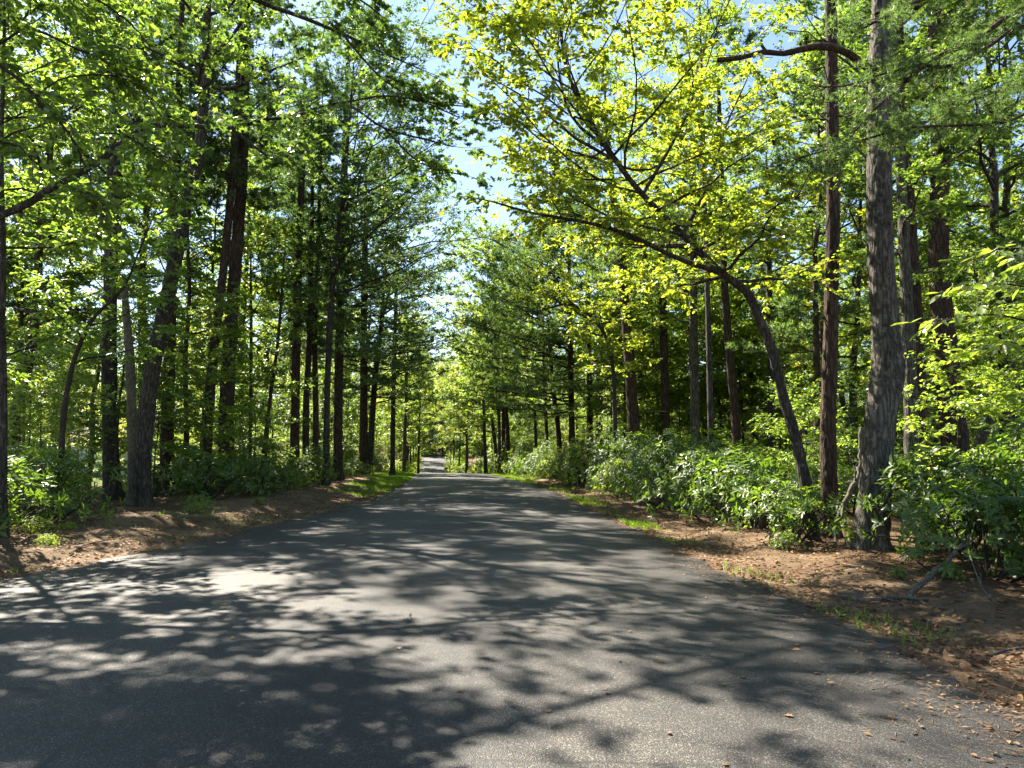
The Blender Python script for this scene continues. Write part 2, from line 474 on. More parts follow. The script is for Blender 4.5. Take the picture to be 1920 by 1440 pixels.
def pine(rng, tp, tr, start=.4, nb=46, spread=3.0, nsub=10, ntf=11, nn=8, needle=.17, width=.016, sides=10, mbw=None, mbl=None, stubs=8,
         stub_start=.12, flat=.0, low_el=-.05, bias=None):
    mbw, mbl = mbw or MB(), mbl or MB()
    add_trunk(mbw, rng, tp, tr, sides, .07)
    A, D, Lh = [], [], []
    for k in range(nb):
        t = start + (1 - start) * ((k + rng.uniform(.1, .9)) / nb) * .99
        u = (t - start) / (1 - start)
        p = curve_at(tp, np.array([t]))[0]
        az = (k // 4) * 1.1 + (k % 4) * 1.571 + rng.uniform(-.35, .35)
        L = spread * (.55 + .75 * u if u < .3 else .775 * ((1 - u) / .7) ** .5) * rng.uniform(.5, 1.25) + .35
        if bias is not None:
            h = np.array([math.cos(az), math.sin(az)]) + np.array(bias)
            az = math.atan2(h[1], h[0]); L *= .7 + .4 * np.linalg.norm(h)
        e = low_el + .75 * u * u + rng.uniform(-.12, .12)
        pts = limb_curve(rng, p, az, e, L, .10, 6, .085)
        r0 = .008 + .007 * L
        tube(mbw, pts, r0 * np.linspace(1, .25, 6), 4, cap=False)
        s = np.sort(rng.uniform(.25, 1, nsub)); s[-1] = .99
        q = curve_at(pts, s)
        tg = norm(curve_at(pts, np.minimum(s + .05, 1)) - curve_at(pts, s - .05))
        side = norm(np.cross(tg, UP + 1e-3))
        sg = np.where(np.arange(nsub) % 2, 1, -1)[:, None] * rng.uniform(.5, 1.2, (nsub, 1))
        d = norm(tg * .8 + side * sg + UP * rng.uniform(-.05, .3, (nsub, 1)))
        d[-1] = tg[-1]
        A.append(q); D.append(d); Lh.append(np.clip(L * rng.uniform(.25, .5, nsub) * (1.2 - .6 * s), .25, 1.4))
    for k in range(stubs):
        t = rng.uniform(stub_start, start + .12)
        p = curve_at(tp, np.array([t]))[0]
        tube(mbw, limb_curve(rng, p, rng.uniform(0, 6.28), rng.uniform(-.1, .35), rng.uniform(.5, 2.0), -.05, 6, .09), np.linspace(.018, .004, 6), 4, cap=False)
    A, D, Lh = np.concatenate(A), np.concatenate(D), np.concatenate(Lh)
    for i in range(len(A)):
        tube(mbw, np.array([A[i], A[i] + D[i] * Lh[i]]), [.008, .004], 3, cap=False)
    tufts(mbl, rng, A, D, Lh, ntf, nn, needle, width)
    return mbw, mbl


def tufts(mbl, rng, A, D, Lh, ntf, nn, needle, width):
    i = np.repeat(np.arange(len(A)), ntf)
    s = rng.uniform(.25, 1.02, len(i))
    P = A[i] + D[i] * (Lh[i] * s)[:, None] + rng.normal(0, .07, (len(i), 3))
    j = np.repeat(np.arange(len(i)), nn)
    d = norm(D[i][j] * .55 + rng.normal(0, .55, (len(j), 3)) + UP * .18)
    sd = norm(np.cross(d, rng.normal(0, 1, (len(j), 3))))
    ln = needle * rng.uniform(.7, 1.2, len(j))
    Pj = P[j]
    V = np.stack([Pj - sd * width, Pj + sd * width, Pj + d * ln[:, None]], 1)
    # one island per tuft would need welding; each needle is its own island
    mbl.add(V.reshape(-1, 3), None, np.arange(len(j) * 3).reshape(-1, 3))


def shrub(rng, h=1.5, r=1.1, nw=420, leaf=.115, per=7, stems=14, fill=.35):
    mbw, mbl = MB(), MB()
    th = rng.uniform(0, 6.283, nw)
    cz = rng.uniform(.0, 1, nw) ** .8
    spike = 1 + .35 * np.maximum(0, np.sin(2.3 * th + rng.uniform(0, 6))) * rng.uniform(.3, 1)
    rr = np.sqrt(np.clip(1 - (cz * .98) ** 2.2, 0.02, 1)) * np.where(rng.random(nw) < fill, rng.uniform(.35, .9, nw), rng.uniform(.82, 1.12, nw))
    lump = 1 + .24 * np.sin(3 * th + rng.uniform(0, 6)) + .2 * np.sin(5 * th + 4 * cz + rng.uniform(0, 6))
    P = np.stack([r * rr * lump * np.cos(th), r * rr * lump * np.sin(th), .12 + h * cz * spike * rng.uniform(.8, 1.15, nw)], -1)
    out = norm(P * np.array([1, 1, .8]) - np.array([0, 0, .25 * h]) + rng.normal(0, .25, (nw, 3)) + UP * .35)
    idx = rng.choice(nw, min(nw, stems * 6), replace=False)
    for k in idx[:stems]:
        b = np.array([P[k, 0] * .18, P[k, 1] * .18, -.05])
        mid = (b + P[k]) * .5 + rng.normal(0, .08, 3)
        tube(mbw, np.array([b, mid, P[k]]), [.016, .012, .005], 4, cap=False)
    for k in idx[stems:]:
        e = P[k] * rng.uniform(.45, .7) * np.array([1, 1, 1]) + rng.normal(0, .05, 3)
        tube(mbw, np.array([e, P[k]]), [.007, .004], 3, cap=False)
    j = np.repeat(np.arange(nw), per)
    ax = out[j]
    a = norm(np.cross(ax, np.array([.3, .2, .9]))); b = np.cross(ax, a)
    ph = np.tile(np.arange(per) * 6.283 / per, nw) + rng.uniform(0, .7, len(j))
    rad = a * np.cos(ph)[:, None] + b * np.sin(ph)[:, None]
    d = norm(rad + ax * rng.uniform(.0, .7, (len(j), 1)) - UP * .12)
    leaves(mbl, P[j] + ax * rng.uniform(-.06, .03, (len(j), 1)), d, norm(ax + rng.normal(0, .22, (len(j), 3))), leaf * rng.uniform(.65, 1.2, len(j)), NARROW)
    return mbw, mbl


def straight(rng, H, r0, lean=.04, n=14, wig=.012, top=.12):
    s = np.linspace(0, 1, n)
    w = np.cumsum(rng.normal(0, wig, (n, 2)), 0) * H * .35
    w -= w[0]
    le = rng.normal(0, lean, 2)
    pts = np.stack([w[:, 0] + le[0] * H * s, w[:, 1] + le[1] * H * s, H * s], -1)
    return pts, r0 * (1 - (1 - top) * s)


# ------------------------------------------------------------------ the setting
EDGE_L = np.array([(-14, -9.5), (-4, -8.8), (5, -7.5), (9.2, -6.3), (10.85, -5.9), (13.4, -5.55), (20.7, -4.95), (26, -4.7), (36, -5.2), (47, -6.2), (58.6, -7.5), (80, -10.3), (100, -12.6), (120, -14.6), (145, -17.5), (170, -26), (185, -40)])
EDGE_R = np.array([(-14, 4.2), (0, 3.5), (4.7, 3.15), (6.4, 3.15), (8.35, 2.9), (12.8, 2.7), (21, 2.2), (32, 1.7), (41, .5), (58.6, -2.0), (80, -5.6), (100, -8.9), (120, -10.6), (145, -12.5), (170, -19), (185, -32)])
ELEV = np.array([(-40, -.3), (0, 0), (20, 0), (40, .02), (54, .02), (60, -.05), (70, -.8), (82, -1.6), (100, -1.35), (112, -.95), (130, .1), (150, 1.1), (200, 3.0), (400, 8), (1500, 20)])


def edges(y):
    return np.interp(y, EDGE_L[:, 0], EDGE_L[:, 1]), np.interp(y, EDGE_R[:, 0], EDGE_R[:, 1])


def sstep(a, b, x):
    t = np.clip((x - a) / (b - a), 0, 1)
    return t * t * (3 - 2 * t)


def ground_z(x, y):
    x, y = np.asarray(x, float), np.asarray(y, float)
    l, r = edges(y)
    dl, dr = l - x, x - r
    z = np.interp(y, ELEV[:, 0], ELEV[:, 1])
    z = z + np.where(dl > 0, .22 * sstep(.2, 2.6, dl) - .5 * sstep(4, 14, dl) + 1.2 * sstep(30, 90, dl), 0)
    z = z + np.where(dr > 0, -.05 * sstep(0, .5, dr) + .12 * sstep(.6, 2.2, dr) - .6 * sstep(6, 30, dr), 0)
    off = sstep(.1, 1.0, np.maximum(dl, dr))
    z = z + off * .05 * (np.sin(1.7 * x + .6 * np.sin(y)) * np.sin(1.3 * y + .4 * x) + .6 * np.sin(4.1 * x - 2.3 * y))
    inside = np.maximum(dl, dr) < .0
    return np.where(inside, z - .06, z - .012)


def axis_steps(segs):
    out = []
    for a, b, st in segs:
        out.append(np.arange(a, b, st))
    out.append([segs[-1][1]])
    return np.concatenate(out)


def build_ground():
    xs = axis_steps([(-900, -200, 100), (-200, -60, 20), (-60, -16, 2), (-16, -10, .5), (-10, 8, .22), (8, 14, .5), (14, 60, 2), (60, 200, 20), (200, 900, 100)])
    ys = axis_steps([(-200, -40, 20), (-40, -4, 2), (-4, 3, .5), (3, 36, .25), (36, 70, .6), (70, 190, 3), (190, 400, 20), (400, 1500, 100)])
    X, Y = np.meshgrid(xs, ys)
    Z = ground_z(X, Y)
    nx, ny = len(xs), len(ys)
    i = np.arange(ny - 1)[:, None] * nx + np.arange(nx - 1)[None, :]
    q = np.stack([i, i + 1, i + nx + 1, i + nx], -1).reshape(-1, 4)
    mb = MB(); mb.add(np.stack([X, Y, Z], -1).reshape(-1, 3), q)
    m, N, L = new_mat('forest_floor')
    tc = N.new('ShaderNodeTexCoord')
    at = N.new('ShaderNodeAttribute'); at.attribute_name = 'cover'
    sep = N.new('ShaderNodeSeparateColor'); L.new(at.outputs['Color'], sep.inputs[0])
    n1 = N.new('ShaderNodeTexNoise'); n1.inputs['Scale'].default_value = 1.1; n1.inputs['Detail'].default_value = 9; n1.inputs['Roughness'].default_value = .72
    L.new(tc.outputs['Object'], n1.inputs[0])
    n2 = N.new('ShaderNodeTexNoise'); n2.inputs['Scale'].default_value = 26; n2.inputs['Detail'].default_value = 5; n2.inputs['Roughness'].default_value = .7
    L.new(tc.outputs['Object'], n2.inputs[0])
    litter = ramp(N, [(.25, (.04, .026, .016)), (.5, (.09, .056, .032)), (.72, (.17, .11, .062))])
    L.new(n2.outputs[0], litter.inputs[0])
    soil = ramp(N, [(.3, (.055, .036, .022)), (.45, (.115, .075, .044)), (.58, (.165, .118, .074)), (.72, (.20, .11, .056))])
    L.new(n1.outputs[0], soil.inputs[0])
    grass = ramp(N, [(.3, (.045, .075, .012)), (.6, (.09, .13, .02)), (.8, (.14, .13, .04))])
    L.new(n2.outputs[0], grass.inputs[0])

    def mixc(f, a, b):
        x = N.new('ShaderNodeMix'); x.data_type = 'RGBA'
        L.new(f, x.inputs[0]); L.new(a, x.inputs[6]); L.new(b, x.inputs[7])
        return x.outputs[2]

    def noisy(sock, amt):
        a = N.new('ShaderNodeMath'); a.operation = 'MULTIPLY_ADD'; a.inputs[1].default_value = amt
        s = N.new('ShaderNodeMath'); s.operation = 'SUBTRACT'; s.inputs[1].default_value = .5
        L.new(n1.outputs[0], s.inputs[0]); L.new(s.outputs[0], a.inputs[0]); L.new(sock, a.inputs[2])
        a.use_clamp = True
        r = N.new('ShaderNodeMapRange'); r.inputs[1].default_value = .3; r.inputs[2].default_value = .62
        L.new(a.outputs[0], r.inputs[0])
        return r.outputs[0]
    c = mixc(noisy(sep.outputs[0], 1.6), litter.outputs[0], soil.outputs[0])
    c = mixc(noisy(sep.outputs[1], 1.4), c, grass.outputs[0])
    b = N.new('ShaderNodeBsdfPrincipled'); b.inputs['Roughness'].default_value = .95; b.inputs['Specular IOR Level'].default_value = .1
    L.new(c, b.inputs['Base Color'])
    bp = N.new('ShaderNodeBump'); bp.inputs['Strength'].default_value = .9; bp.inputs['Distance'].default_value = .035
    L.new(n2.outputs[0], bp.inputs['Height']); L.new(bp.outputs[0], b.inputs['Normal'])
    out = N.new('ShaderNodeOutputMaterial'); L.new(b.outputs[0], out.inputs[0])
    me = mb.mesh('ground', m, True)
    l, r = edges(Y)
    dl, dr = l - X, X - r
    soil_m = np.clip(np.where(dl > 0, .75 * (1 - sstep(2.2, 5, dl)), 0) + np.where(dr > 0, .62 * (1 - sstep(1.2, 3.4, dr)), 0), 0, 1)
    gr = np.where((dr > 0), sstep(14, 26, Y) * (1 - sstep(.35, 1.1, dr)) * .5, 0)
    gr = gr + np.where(dl > 0, sstep(24, 34, Y) * (1 - sstep(.8, 2.6, dl)) * .9, 0)
    gr = gr + np.where(dl > 0, sstep(15, 22, dl) * sstep(18, 26, Y) * (1 - sstep(95, 120, Y)), 0)
    gr = np.clip(gr, 0, 1)
    c = np.zeros((X.size, 4), np.float32); c[:, 0] = soil_m.ravel(); c[:, 1] = gr.ravel(); c[:, 3] = 1
    a = me.color_attributes.new('cover', 'FLOAT_COLOR', 'POINT')
    a.data.foreach_set('color', c.ravel())
    o = link('ground', me); o['kind'] = 'structure'
    o['label'] = 'brown leaf litter and red soil forest floor with grassy edges'
    return o


def asphalt():
    m, N, L = new_mat('asphalt')
    tc = N.new('ShaderNodeTexCoord')
    vo = N.new('ShaderNodeTexVoronoi'); vo.inputs['Scale'].default_value = 140; L.new(tc.outputs['Object'], vo.inputs[0])
    sc = N.new('ShaderNodeSeparateColor'); L.new(vo.outputs['Color'], sc.inputs[0])
    stones = ramp(N, [(0, (.010, .0096, .009)), (.55, (.0195, .0188, .0175)), (.85, (.046, .043, .038)), (1, (.12, .109, .093))])
    L.new(sc.outputs[0], stones.inputs[0])
    n1 = N.new('ShaderNodeTexNoise'); n1.inputs['Scale'].default_value = .7; n1.inputs['Detail'].default_value = 6; n1.inputs['Roughness'].default_value = .6
    L.new(tc.outputs['Object'], n1.inputs[0])
    wear = ramp(N, [(.3, (.75, .75, .76)), (.7, (1.2, 1.18, 1.14))])
    L.new(n1.outputs[0], wear.inputs[0])
    mu = N.new('ShaderNodeMix'); mu.data_type = 'RGBA'; mu.blend_type = 'MULTIPLY'; mu.inputs[0].default_value = 1
    L.new(stones.outputs[0], mu.inputs[6]); L.new(wear.outputs[0], mu.inputs[7])
    # worn wheel tracks, patches and hairline cracks
    sx = N.new('ShaderNodeSeparateXYZ'); L.new(tc.outputs['Object'], sx.inputs[0])
    wv = N.new('ShaderNodeMath'); wv.operation = 'MULTIPLY_ADD'; wv.inputs[1].default_value = 1.75
    wy = N.new('ShaderNodeMath'); wy.operation = 'MULTIPLY'; wy.inputs[1].default_value = .06
    L.new(sx.outputs[1], wy.inputs[0]); L.new(sx.outputs[0], wv.inputs[0]); L.new(wy.outputs[0], wv.inputs[2])
    sn = N.new('ShaderNodeMath'); sn.operation = 'SINE'; L.new(wv.outputs[0], sn.inputs[0])
    n4 = N.new('ShaderNodeTexNoise'); n4.inputs['Scale'].default_value = .35; n4.inputs['Detail'].default_value = 8; n4.inputs['Roughness'].default_value = .7
    L.new(tc.outputs['Object'], n4.inputs[0])
    sm = N.new('ShaderNodeMath'); sm.operation = 'MULTIPLY_ADD'; sm.inputs[1].default_value = .12; L.new(sn.outputs[0], sm.inputs[0]); L.new(n4.outputs[0], sm.inputs[2])
    tr = ramp(N, [(.3, (.55, .55, .56)), (.48, (.95, .95, .95)), (.66, (1.5, 1.46, 1.38))]); L.new(sm.outputs[0], tr.inputs[0])
    mt = N.new('ShaderNodeMix'); mt.data_type = 'RGBA'; mt.blend_type = 'MULTIPLY'; mt.inputs[0].default_value = 1
    L.new(mu.outputs[2], mt.inputs[6]); L.new(tr.outputs[0], mt.inputs[7])
    cw = N.new('ShaderNodeMix'); cw.data_type = 'RGBA'; cw.blend_type = 'ADD'; cw.inputs[0].default_value = .9
    L.new(tc.outputs['Object'], cw.inputs[6]); L.new(n1.outputs['Color'], cw.inputs[7])
    cv = N.new('ShaderNodeTexVoronoi'); cv.feature = 'DISTANCE_TO_EDGE'; cv.inputs['Scale'].default_value = .42; L.new(cw.outputs[2], cv.inputs[0])
    cr = ramp(N, [(.0, (1, 1, 1)), (.004, (.8, .8, .8)), (.011, (0, 0, 0))]); L.new(cv.outputs['Distance'], cr.inputs[0])
    cm_ = ramp(N, [(.44, (0, 0, 0)), (.5, (.9, .9, .9))]); L.new(n4.outputs[0], cm_.inputs[0])
    cx = N.new('ShaderNodeMath'); cx.operation = 'MULTIPLY'; L.new(cr.outputs[0], cx.inputs[0]); L.new(cm_.outputs[0], cx.inputs[1])
    mu = N.new('ShaderNodeMix'); mu.data_type = 'RGBA'; L.new(cx.outputs[0], mu.inputs[0]); L.new(mt.outputs[2], mu.inputs[6]); mu.inputs[7].default_value = (.012, .011, .010, 1)
    # tar stain near the left foreground
    vm = N.new('ShaderNodeVectorMath'); vm.operation = 'DISTANCE'; vm.inputs[1].default_value = (-3.15, 4.88, .03)
    n3 = N.new('ShaderNodeTexNoise'); n3.inputs['Scale'].default_value = 9
    L.new(tc.outputs['Object'], n3.inputs[0])
    L.new(tc.outputs['Object'], vm.inputs[0])
    ad = N.new('ShaderNodeMath'); ad.operation = 'MULTIPLY_ADD'; ad.inputs[1].default_value = .12
    L.new(n3.outputs[0], ad.inputs[0]); L.new(vm.outputs['Value'], ad.inputs[2])
    st = ramp(N, [(.16, (1, 1, 1)), (.2, (0, 0, 0))]); L.new(ad.outputs[0], st.inputs[0])
    mx = N.new('ShaderNodeMix'); mx.data_type = 'RGBA'
    L.new(st.outputs[0], mx.inputs[0]); L.new(mu.outputs[2], mx.inputs[6]); mx.inputs[7].default_value = (.015, .015, .016, 1)
    b = N.new('ShaderNodeBsdfPrincipled'); b.inputs['Roughness'].default_value = .68; b.inputs['Specular IOR Level'].default_value = .45
    L.new(mx.outputs[2], b.inputs['Base Color'])
    bp = N.new('ShaderNodeBump'); bp.inputs['Strength'].default_value = .55; bp.inputs['Distance'].default_value = .006
    inv = N.new('ShaderNodeMath'); inv.operation = 'SUBTRACT'; inv.inputs[0].default_value = 1.0
    L.new(vo.outputs['Distance'], inv.inputs[1])
    L.new(inv.outputs[0], bp.inputs['Height']); L.new(bp.outputs[0], b.inputs['Normal'])
    out = N.new('ShaderNodeOutputMaterial'); L.new(b.outputs[0], out.inputs[0])
    return m


def build_road():
    rng = np.random.default_rng(4)
    ys = axis_steps([(-14, 3, .5), (3, 40, .2), (40, 70, .5), (70, 185, 2)])
    l, r = edges(ys)
    wob = lambda s: sum(a * np.sin(ys * f + p) for a, f, p in zip((.07, .05, .045), (1.1, 2.9, 6.7), rng.uniform(0, 6, 3))) + rng.normal(0, .04, len(ys))
    l = l + wob(0); r = r + wob(1)
    n = 24
    u = np.linspace(0, 1, n)
    X = l[:, None] * (1 - u) + r[:, None] * u
    Y = np.repeat(ys[:, None], n, 1)
    Z = np.interp(ys, ELEV[:, 0], ELEV[:, 1])[:, None] + .03 + .05 * (1 - (2 * u - 1) ** 2)[None, :] - .05
    # turned-down edges
    X = np.concatenate([X[:, :1] - .05, X, X[:, -1:] + .05], 1)
    Y = np.concatenate([Y[:, :1], Y, Y[:, -1:]], 1)
    Z = np.concatenate([Z[:, :1] - .09, Z + .012, Z[:, -1:] - .09], 1)
    nx = X.shape[1]
    i = np.arange(len(ys) - 1)[:, None] * nx + np.arange(nx - 1)[None, :]
    q = np.stack([i, i + 1, i + nx + 1, i + nx], -1).reshape(-1, 4)
    mb = MB(); mb.add(np.stack([X, Y, Z], -1).reshape(-1, 3), q)
    o = link('road', mb.mesh('road', asphalt(), True)); o['kind'] = 'structure'
    o['label'] = 'worn grey asphalt road running straight into the woods'


def road_z(x, y):
    l, r = edges(y)
    u = np.clip((x - l) / (r - l), 0, 1)
    return float(np.interp(y, ELEV[:, 0], ELEV[:, 1])) - .008 + .05 * (1 - (2 * u - 1) ** 2)


def build_hills():
    rng = np.random.default_rng(8)
    mb = MB()
    az = np.linspace(-1.25, 1.25, 140)
    prof = 85 + 26 * np.sin(az * 4 + 1) + 12 * np.sin(az * 11 + 2) + rng.normal(0, 2.0, len(az))
    rows = []
    for k, (d, f) in enumerate([(700, 0), (850, .45), (980, .85), (1080, 1.0), (1250, .6)]):
        rows.append(np.stack([np.sin(az) * d, np.cos(az) * d, prof * f + rng.normal(0, 1.5, len(az)) - (4 if f == 0 else 0)], -1))
    V = np.array(rows); n = len(az)
    i = np.arange(len(rows) - 1)[:, None] * n + np.arange(n - 1)[None, :]
    mb.add(V.reshape(-1, 3), np.stack([i, i + 1, i + n + 1, i + n], -1).reshape(-1, 4))
    o = link('hills', mb.mesh('hills', plain_mat('haze_blue_forest', (.05, .085, .07), (.085, .12, .10), .03, .95), True))  # bluish haze of distance is put into the forest colour
    o['kind'] = 'structure'; o['label'] = 'distant wooded ridge beyond the trees'


build_ground()
build_road()
build_hills()

# ------------------------------------------------------------------ trees
def gz(x, y):
    return float(ground_z(x, y))


def place_tree(name, label, wood, crown, bark, leafm, loc, cat='tree', group=None, crown_name='crown', own=True):
    """wood/crown: MB in coordinates relative to loc, or meshes."""
    t = thing(name, label, cat, loc, group)
    wm = wood.mesh('trunk', M[bark], True) if isinstance(wood, MB) else wood
    link('trunk', wm, t)
    if crown is not None:
        cm = crown.mesh('crown', M[leafm]) if isinstance(crown, MB) else crown
        c = link(crown_name, cm, t)
    return t


def hero_path(D, px, H, lean_more=True, step=.35):
    """px: list of (u, v, width px) from the base up. The top is carried on to height H."""
    pts = [unproject(u, v, D) for u, v, w in px]
    rad = [.8 * w / F_PX * D / 2 for u, v, w in px]
    b = pts[0]
    g = gz(b[0], b[1])
    pts[0] = np.array([b[0], b[1], g])
    if pts[1][2] < g + .3:
        pts.pop(1); rad.pop(1)
    top = pts[-1]
    if top[2] < H - 1:
        d = norm(pts[-1] - pts[-2]); d = norm(d + UP * 1.2)
        n = 3
        st = (H - top[2]) / n
        for k in range(n):
            pts.append(pts[-1] + d * st / max(d[2], .5) * 1.0)
            rad.append(rad[-1] * (.72 if k < 2 else .3))
    P_, R_ = smooth_path(pts, rad, step)
    return P_ - np.array([b[0], b[1], g]), R_, (b[0], b[1], g)


def hero(name, label, kind, D, px, H, seed, bark, leafm, **kw):
    rng = np.random.default_rng(seed)
    P_, R_, loc = hero_path(D, px, H)
    extra = []
    for pth, r0 in kw.pop('limbs', []):
        extra.append((np.array([unproject(u, v, d) for u, v, d in pth]) - np.array(loc), r0))
    if kind == 'decid' and D > 17 and 'shape' not in kw:
        kw['shape'] = KITE; kw['ntw'] = 11; kw['nlf'] = 11; kw['leaf'] = kw['leaf'] * .92
    if kind == 'pine':
        w, c = pine(rng, P_, R_, sides=kw.pop('sides', 12), **kw)
    elif kind == 'decid':
        w, c = decid(rng, P_, R_, sides=kw.pop('sides', 14), extra=extra, **kw)
    else:
        w, c = MB(), None
        add_trunk(w, rng, P_, R_, 12, .1)
    return place_tree(name, label, w, c, bark, leafm, loc)


# --- left side of the road
hero('oak_tree', 'thick lichen-spotted oak leaning over the left bank, nearest large trunk there', 'decid', 19.0,
     [(268, 966, 42), (266, 900, 38), (272, 800, 36), (285, 700, 36), (302, 610, 34), (322, 520, 32), (350, 380, 29), (375, 270, 26), (385, 150, 22), (388, 40, 18)], 19, 1, 'bark_oak', 'leaf',
     start=.5, nl=22, spread=4.0, leaf=.12, nsub=7, bias=(.35, -.1), rough=.1, sides=18)
hero('tree_snag', 'pale broken-topped dead trunk standing against the leaning oak', 'snag', 19.6,
     [(250, 962, 26), (250, 880, 24), (247, 760, 22), (242, 650, 20), (236, 580, 17), (232, 515, 11)], 3, 2, 'deadwood', None)
hero('maple_tree', 'straight dark trunk just left of the pale broken snag', 'decid', 24,
     [(212, 935, 40), (208, 850, 34), (205, 700, 33), (206, 560, 31), (214, 300, 26), (220, 120, 22)], 20, 3, 'bark_oak', 'leaf', start=.46, nl=22, spread=3.8, leaf=.14, nsub=7)
hero('pine_tree', 'dark pine trunk right behind the leaning oak', 'pine', 26, [(315, 915, 34), (314, 800, 29), (318, 650, 27), (322, 520, 25), (330, 300, 22)], 21, 4, 'bark_pine', 'needle', start=.5, nb=40, spread=2.8)
hero('young_tree', 'slim forked tree between two dark pine trunks on the left', 'decid', 28, [(348, 895, 14), (350, 800, 12), (347, 680, 11), (355, 560, 9), (352, 450, 7)], 13, 5, 'bark_thin', 'leaf_light', start=.3, nl=16, spread=2.2, leaf=.14, nsub=6)
hero('pine_tree', 'straight slender pine, left one of the leaning pair of trunks', 'pine', 27, [(386, 915, 25), (388, 850, 22), (396, 720, 21), (405, 620, 20), (425, 450, 19), (440, 260, 17)], 21, 6, 'bark_pine', 'needle', start=.52, nb=40, spread=2.6)
hero('pine_tree', 'thicker pine, right one of the leaning pair of trunks', 'pine', 28, [(427, 905, 40), (424, 800, 34), (430, 650, 31), (440, 520, 29), (455, 300, 25), (460, 120, 20)], 22, 7, 'bark_pine', 'needle', start=.5, nb=46, spread=3.0, stubs=14)
hero('young_tree', 'thin upright sapling against the bright clearing on the left', 'decid', 30, [(469, 880, 8), (470, 760, 8), (471, 620, 7), (470, 520, 6)], 10, 8, 'bark_thin', 'leaf_light', start=.35, nl=12, spread=1.8, leaf=.14, nsub=6)
hero('young_tree', 'thin sapling tilting right in front of the bright clearing', 'decid', 30, [(488, 885, 9), (505, 760, 8), (520, 650, 7), (528, 560, 6)], 10, 9, 'bark_thin', 'leaf', start=.4, nl=12, spread=1.8, leaf=.14, nsub=6)
hero('pine_tree', 'leftmost stem of the dark clump of three pines', 'pine', 32, [(553, 905, 24), (553, 800, 21), (556, 640, 19), (560, 480, 17), (566, 330, 15)], 20, 10, 'bark_pine', 'needle', start=.34, nb=52, spread=3.0, bias=(.3, -.2))
hero('pine_tree', 'middle stem of the dark clump of three pines', 'pine', 33, [(574, 900, 18), (574, 760, 15), (580, 640, 14), (583, 480, 12)], 17, 11, 'bark_pine', 'needle', start=.36, nb=40, spread=2.4)
hero('pine_tree', 'right stem of the dark clump of three pines', 'pine', 34, [(591, 895, 16), (592, 760, 13), (590, 620, 12), (596, 460, 10)], 19, 12, 'bark_pine', 'needle', start=.4, nb=40, spread=2.6)
hero('pine_tree', 'tall dense pine hanging over the left road edge', 'pine', 36, [(634, 895, 24), (634, 800, 21), (636, 650, 20), (640, 480, 18), (646, 300, 16)], 23, 13, 'bark_pine', 'needle', start=.26, nb=84, spread=5.4, nsub=11, bias=(.6, -.1))
hero('pine_tree', 'dark pine beside the far left road edge, half hidden by boughs', 'pine', 45, [(682, 885, 22), (682, 760, 18), (682, 640, 17), (684, 480, 15)], 20, 14, 'bark_pine', 'needle', start=.22, nb=84, spread=5.6, nsub=11, needle=.17, width=.018, bias=(.6, 0))
hero('tree', 'leaning trunk touching the dark pine by the far left road edge', 'decid', 46, [(692, 885, 16), (698, 780, 14), (705, 690, 13), (716, 600, 11)], 15, 15, 'bark_oak', 'leaf_dark', start=.3, nl=20, spread=3.4, leaf=.16, nsub=6)
hero('tree', 'slim trunk standing by the sloping fence rail', 'decid', 66, [(757, 888, 9), (758, 840, 8), (760, 780, 7), (763, 700, 6)], 12, 16, 'bark_grey', 'leaf_light', start=.35, nl=16, spread=3.0, leaf=.2, nsub=6)
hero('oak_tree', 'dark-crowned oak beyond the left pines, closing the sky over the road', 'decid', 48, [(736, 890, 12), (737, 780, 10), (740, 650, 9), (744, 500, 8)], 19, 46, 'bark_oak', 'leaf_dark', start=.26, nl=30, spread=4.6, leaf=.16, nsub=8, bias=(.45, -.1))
hero('maple_tree', 'light maple at the crest, leaning its crown left over the road', 'decid', 60, [(936, 886, 8), (936, 800, 7), (930, 700, 6)], 19, 47, 'bark_grey', 'leaf_light', start=.25, nl=30, spread=4.8, leaf=.19, nsub=8, bias=(-.4, -.1))
hero('young_tree', 'thinnest stem beside the road where it drops from view', 'decid', 70, [(784, 888, 6), (785, 840, 5), (787, 780, 4)], 9, 17, 'bark_thin', 'leaf_light', start=.25, nl=14, spread=2.4, leaf=.2, nsub=6)
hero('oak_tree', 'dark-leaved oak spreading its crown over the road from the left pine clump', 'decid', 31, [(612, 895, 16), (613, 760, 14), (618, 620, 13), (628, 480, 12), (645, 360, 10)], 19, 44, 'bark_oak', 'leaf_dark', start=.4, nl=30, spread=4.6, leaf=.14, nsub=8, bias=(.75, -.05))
hero('young_tree', 'crooked young tree bending right above the glossy left thicket', 'decid', 17, [(112, 990, 14), (115, 870, 13), (120, 770, 13), (135, 690, 11), (152, 640, 10), (180, 590, 8), (232, 540, 6)], 7.5, 18, 'bark_thin', 'leaf',
     start=.4, nl=14, spread=2.2, leaf=.12, nsub=6, shape=OVATE)
hero('tree', 'dark trunk cut by the left edge of the picture', 'decid', 12, [(0, 1035, 24), (4, 880, 20), (6, 740, 17), (3, 600, 16), (6, 480, 13), (2, 300, 11)], 11, 19, 'bark_oak', 'leaf', start=.42, nl=18, spread=2.8, leaf=.12, nsub=7, bias=(-.1, .3))

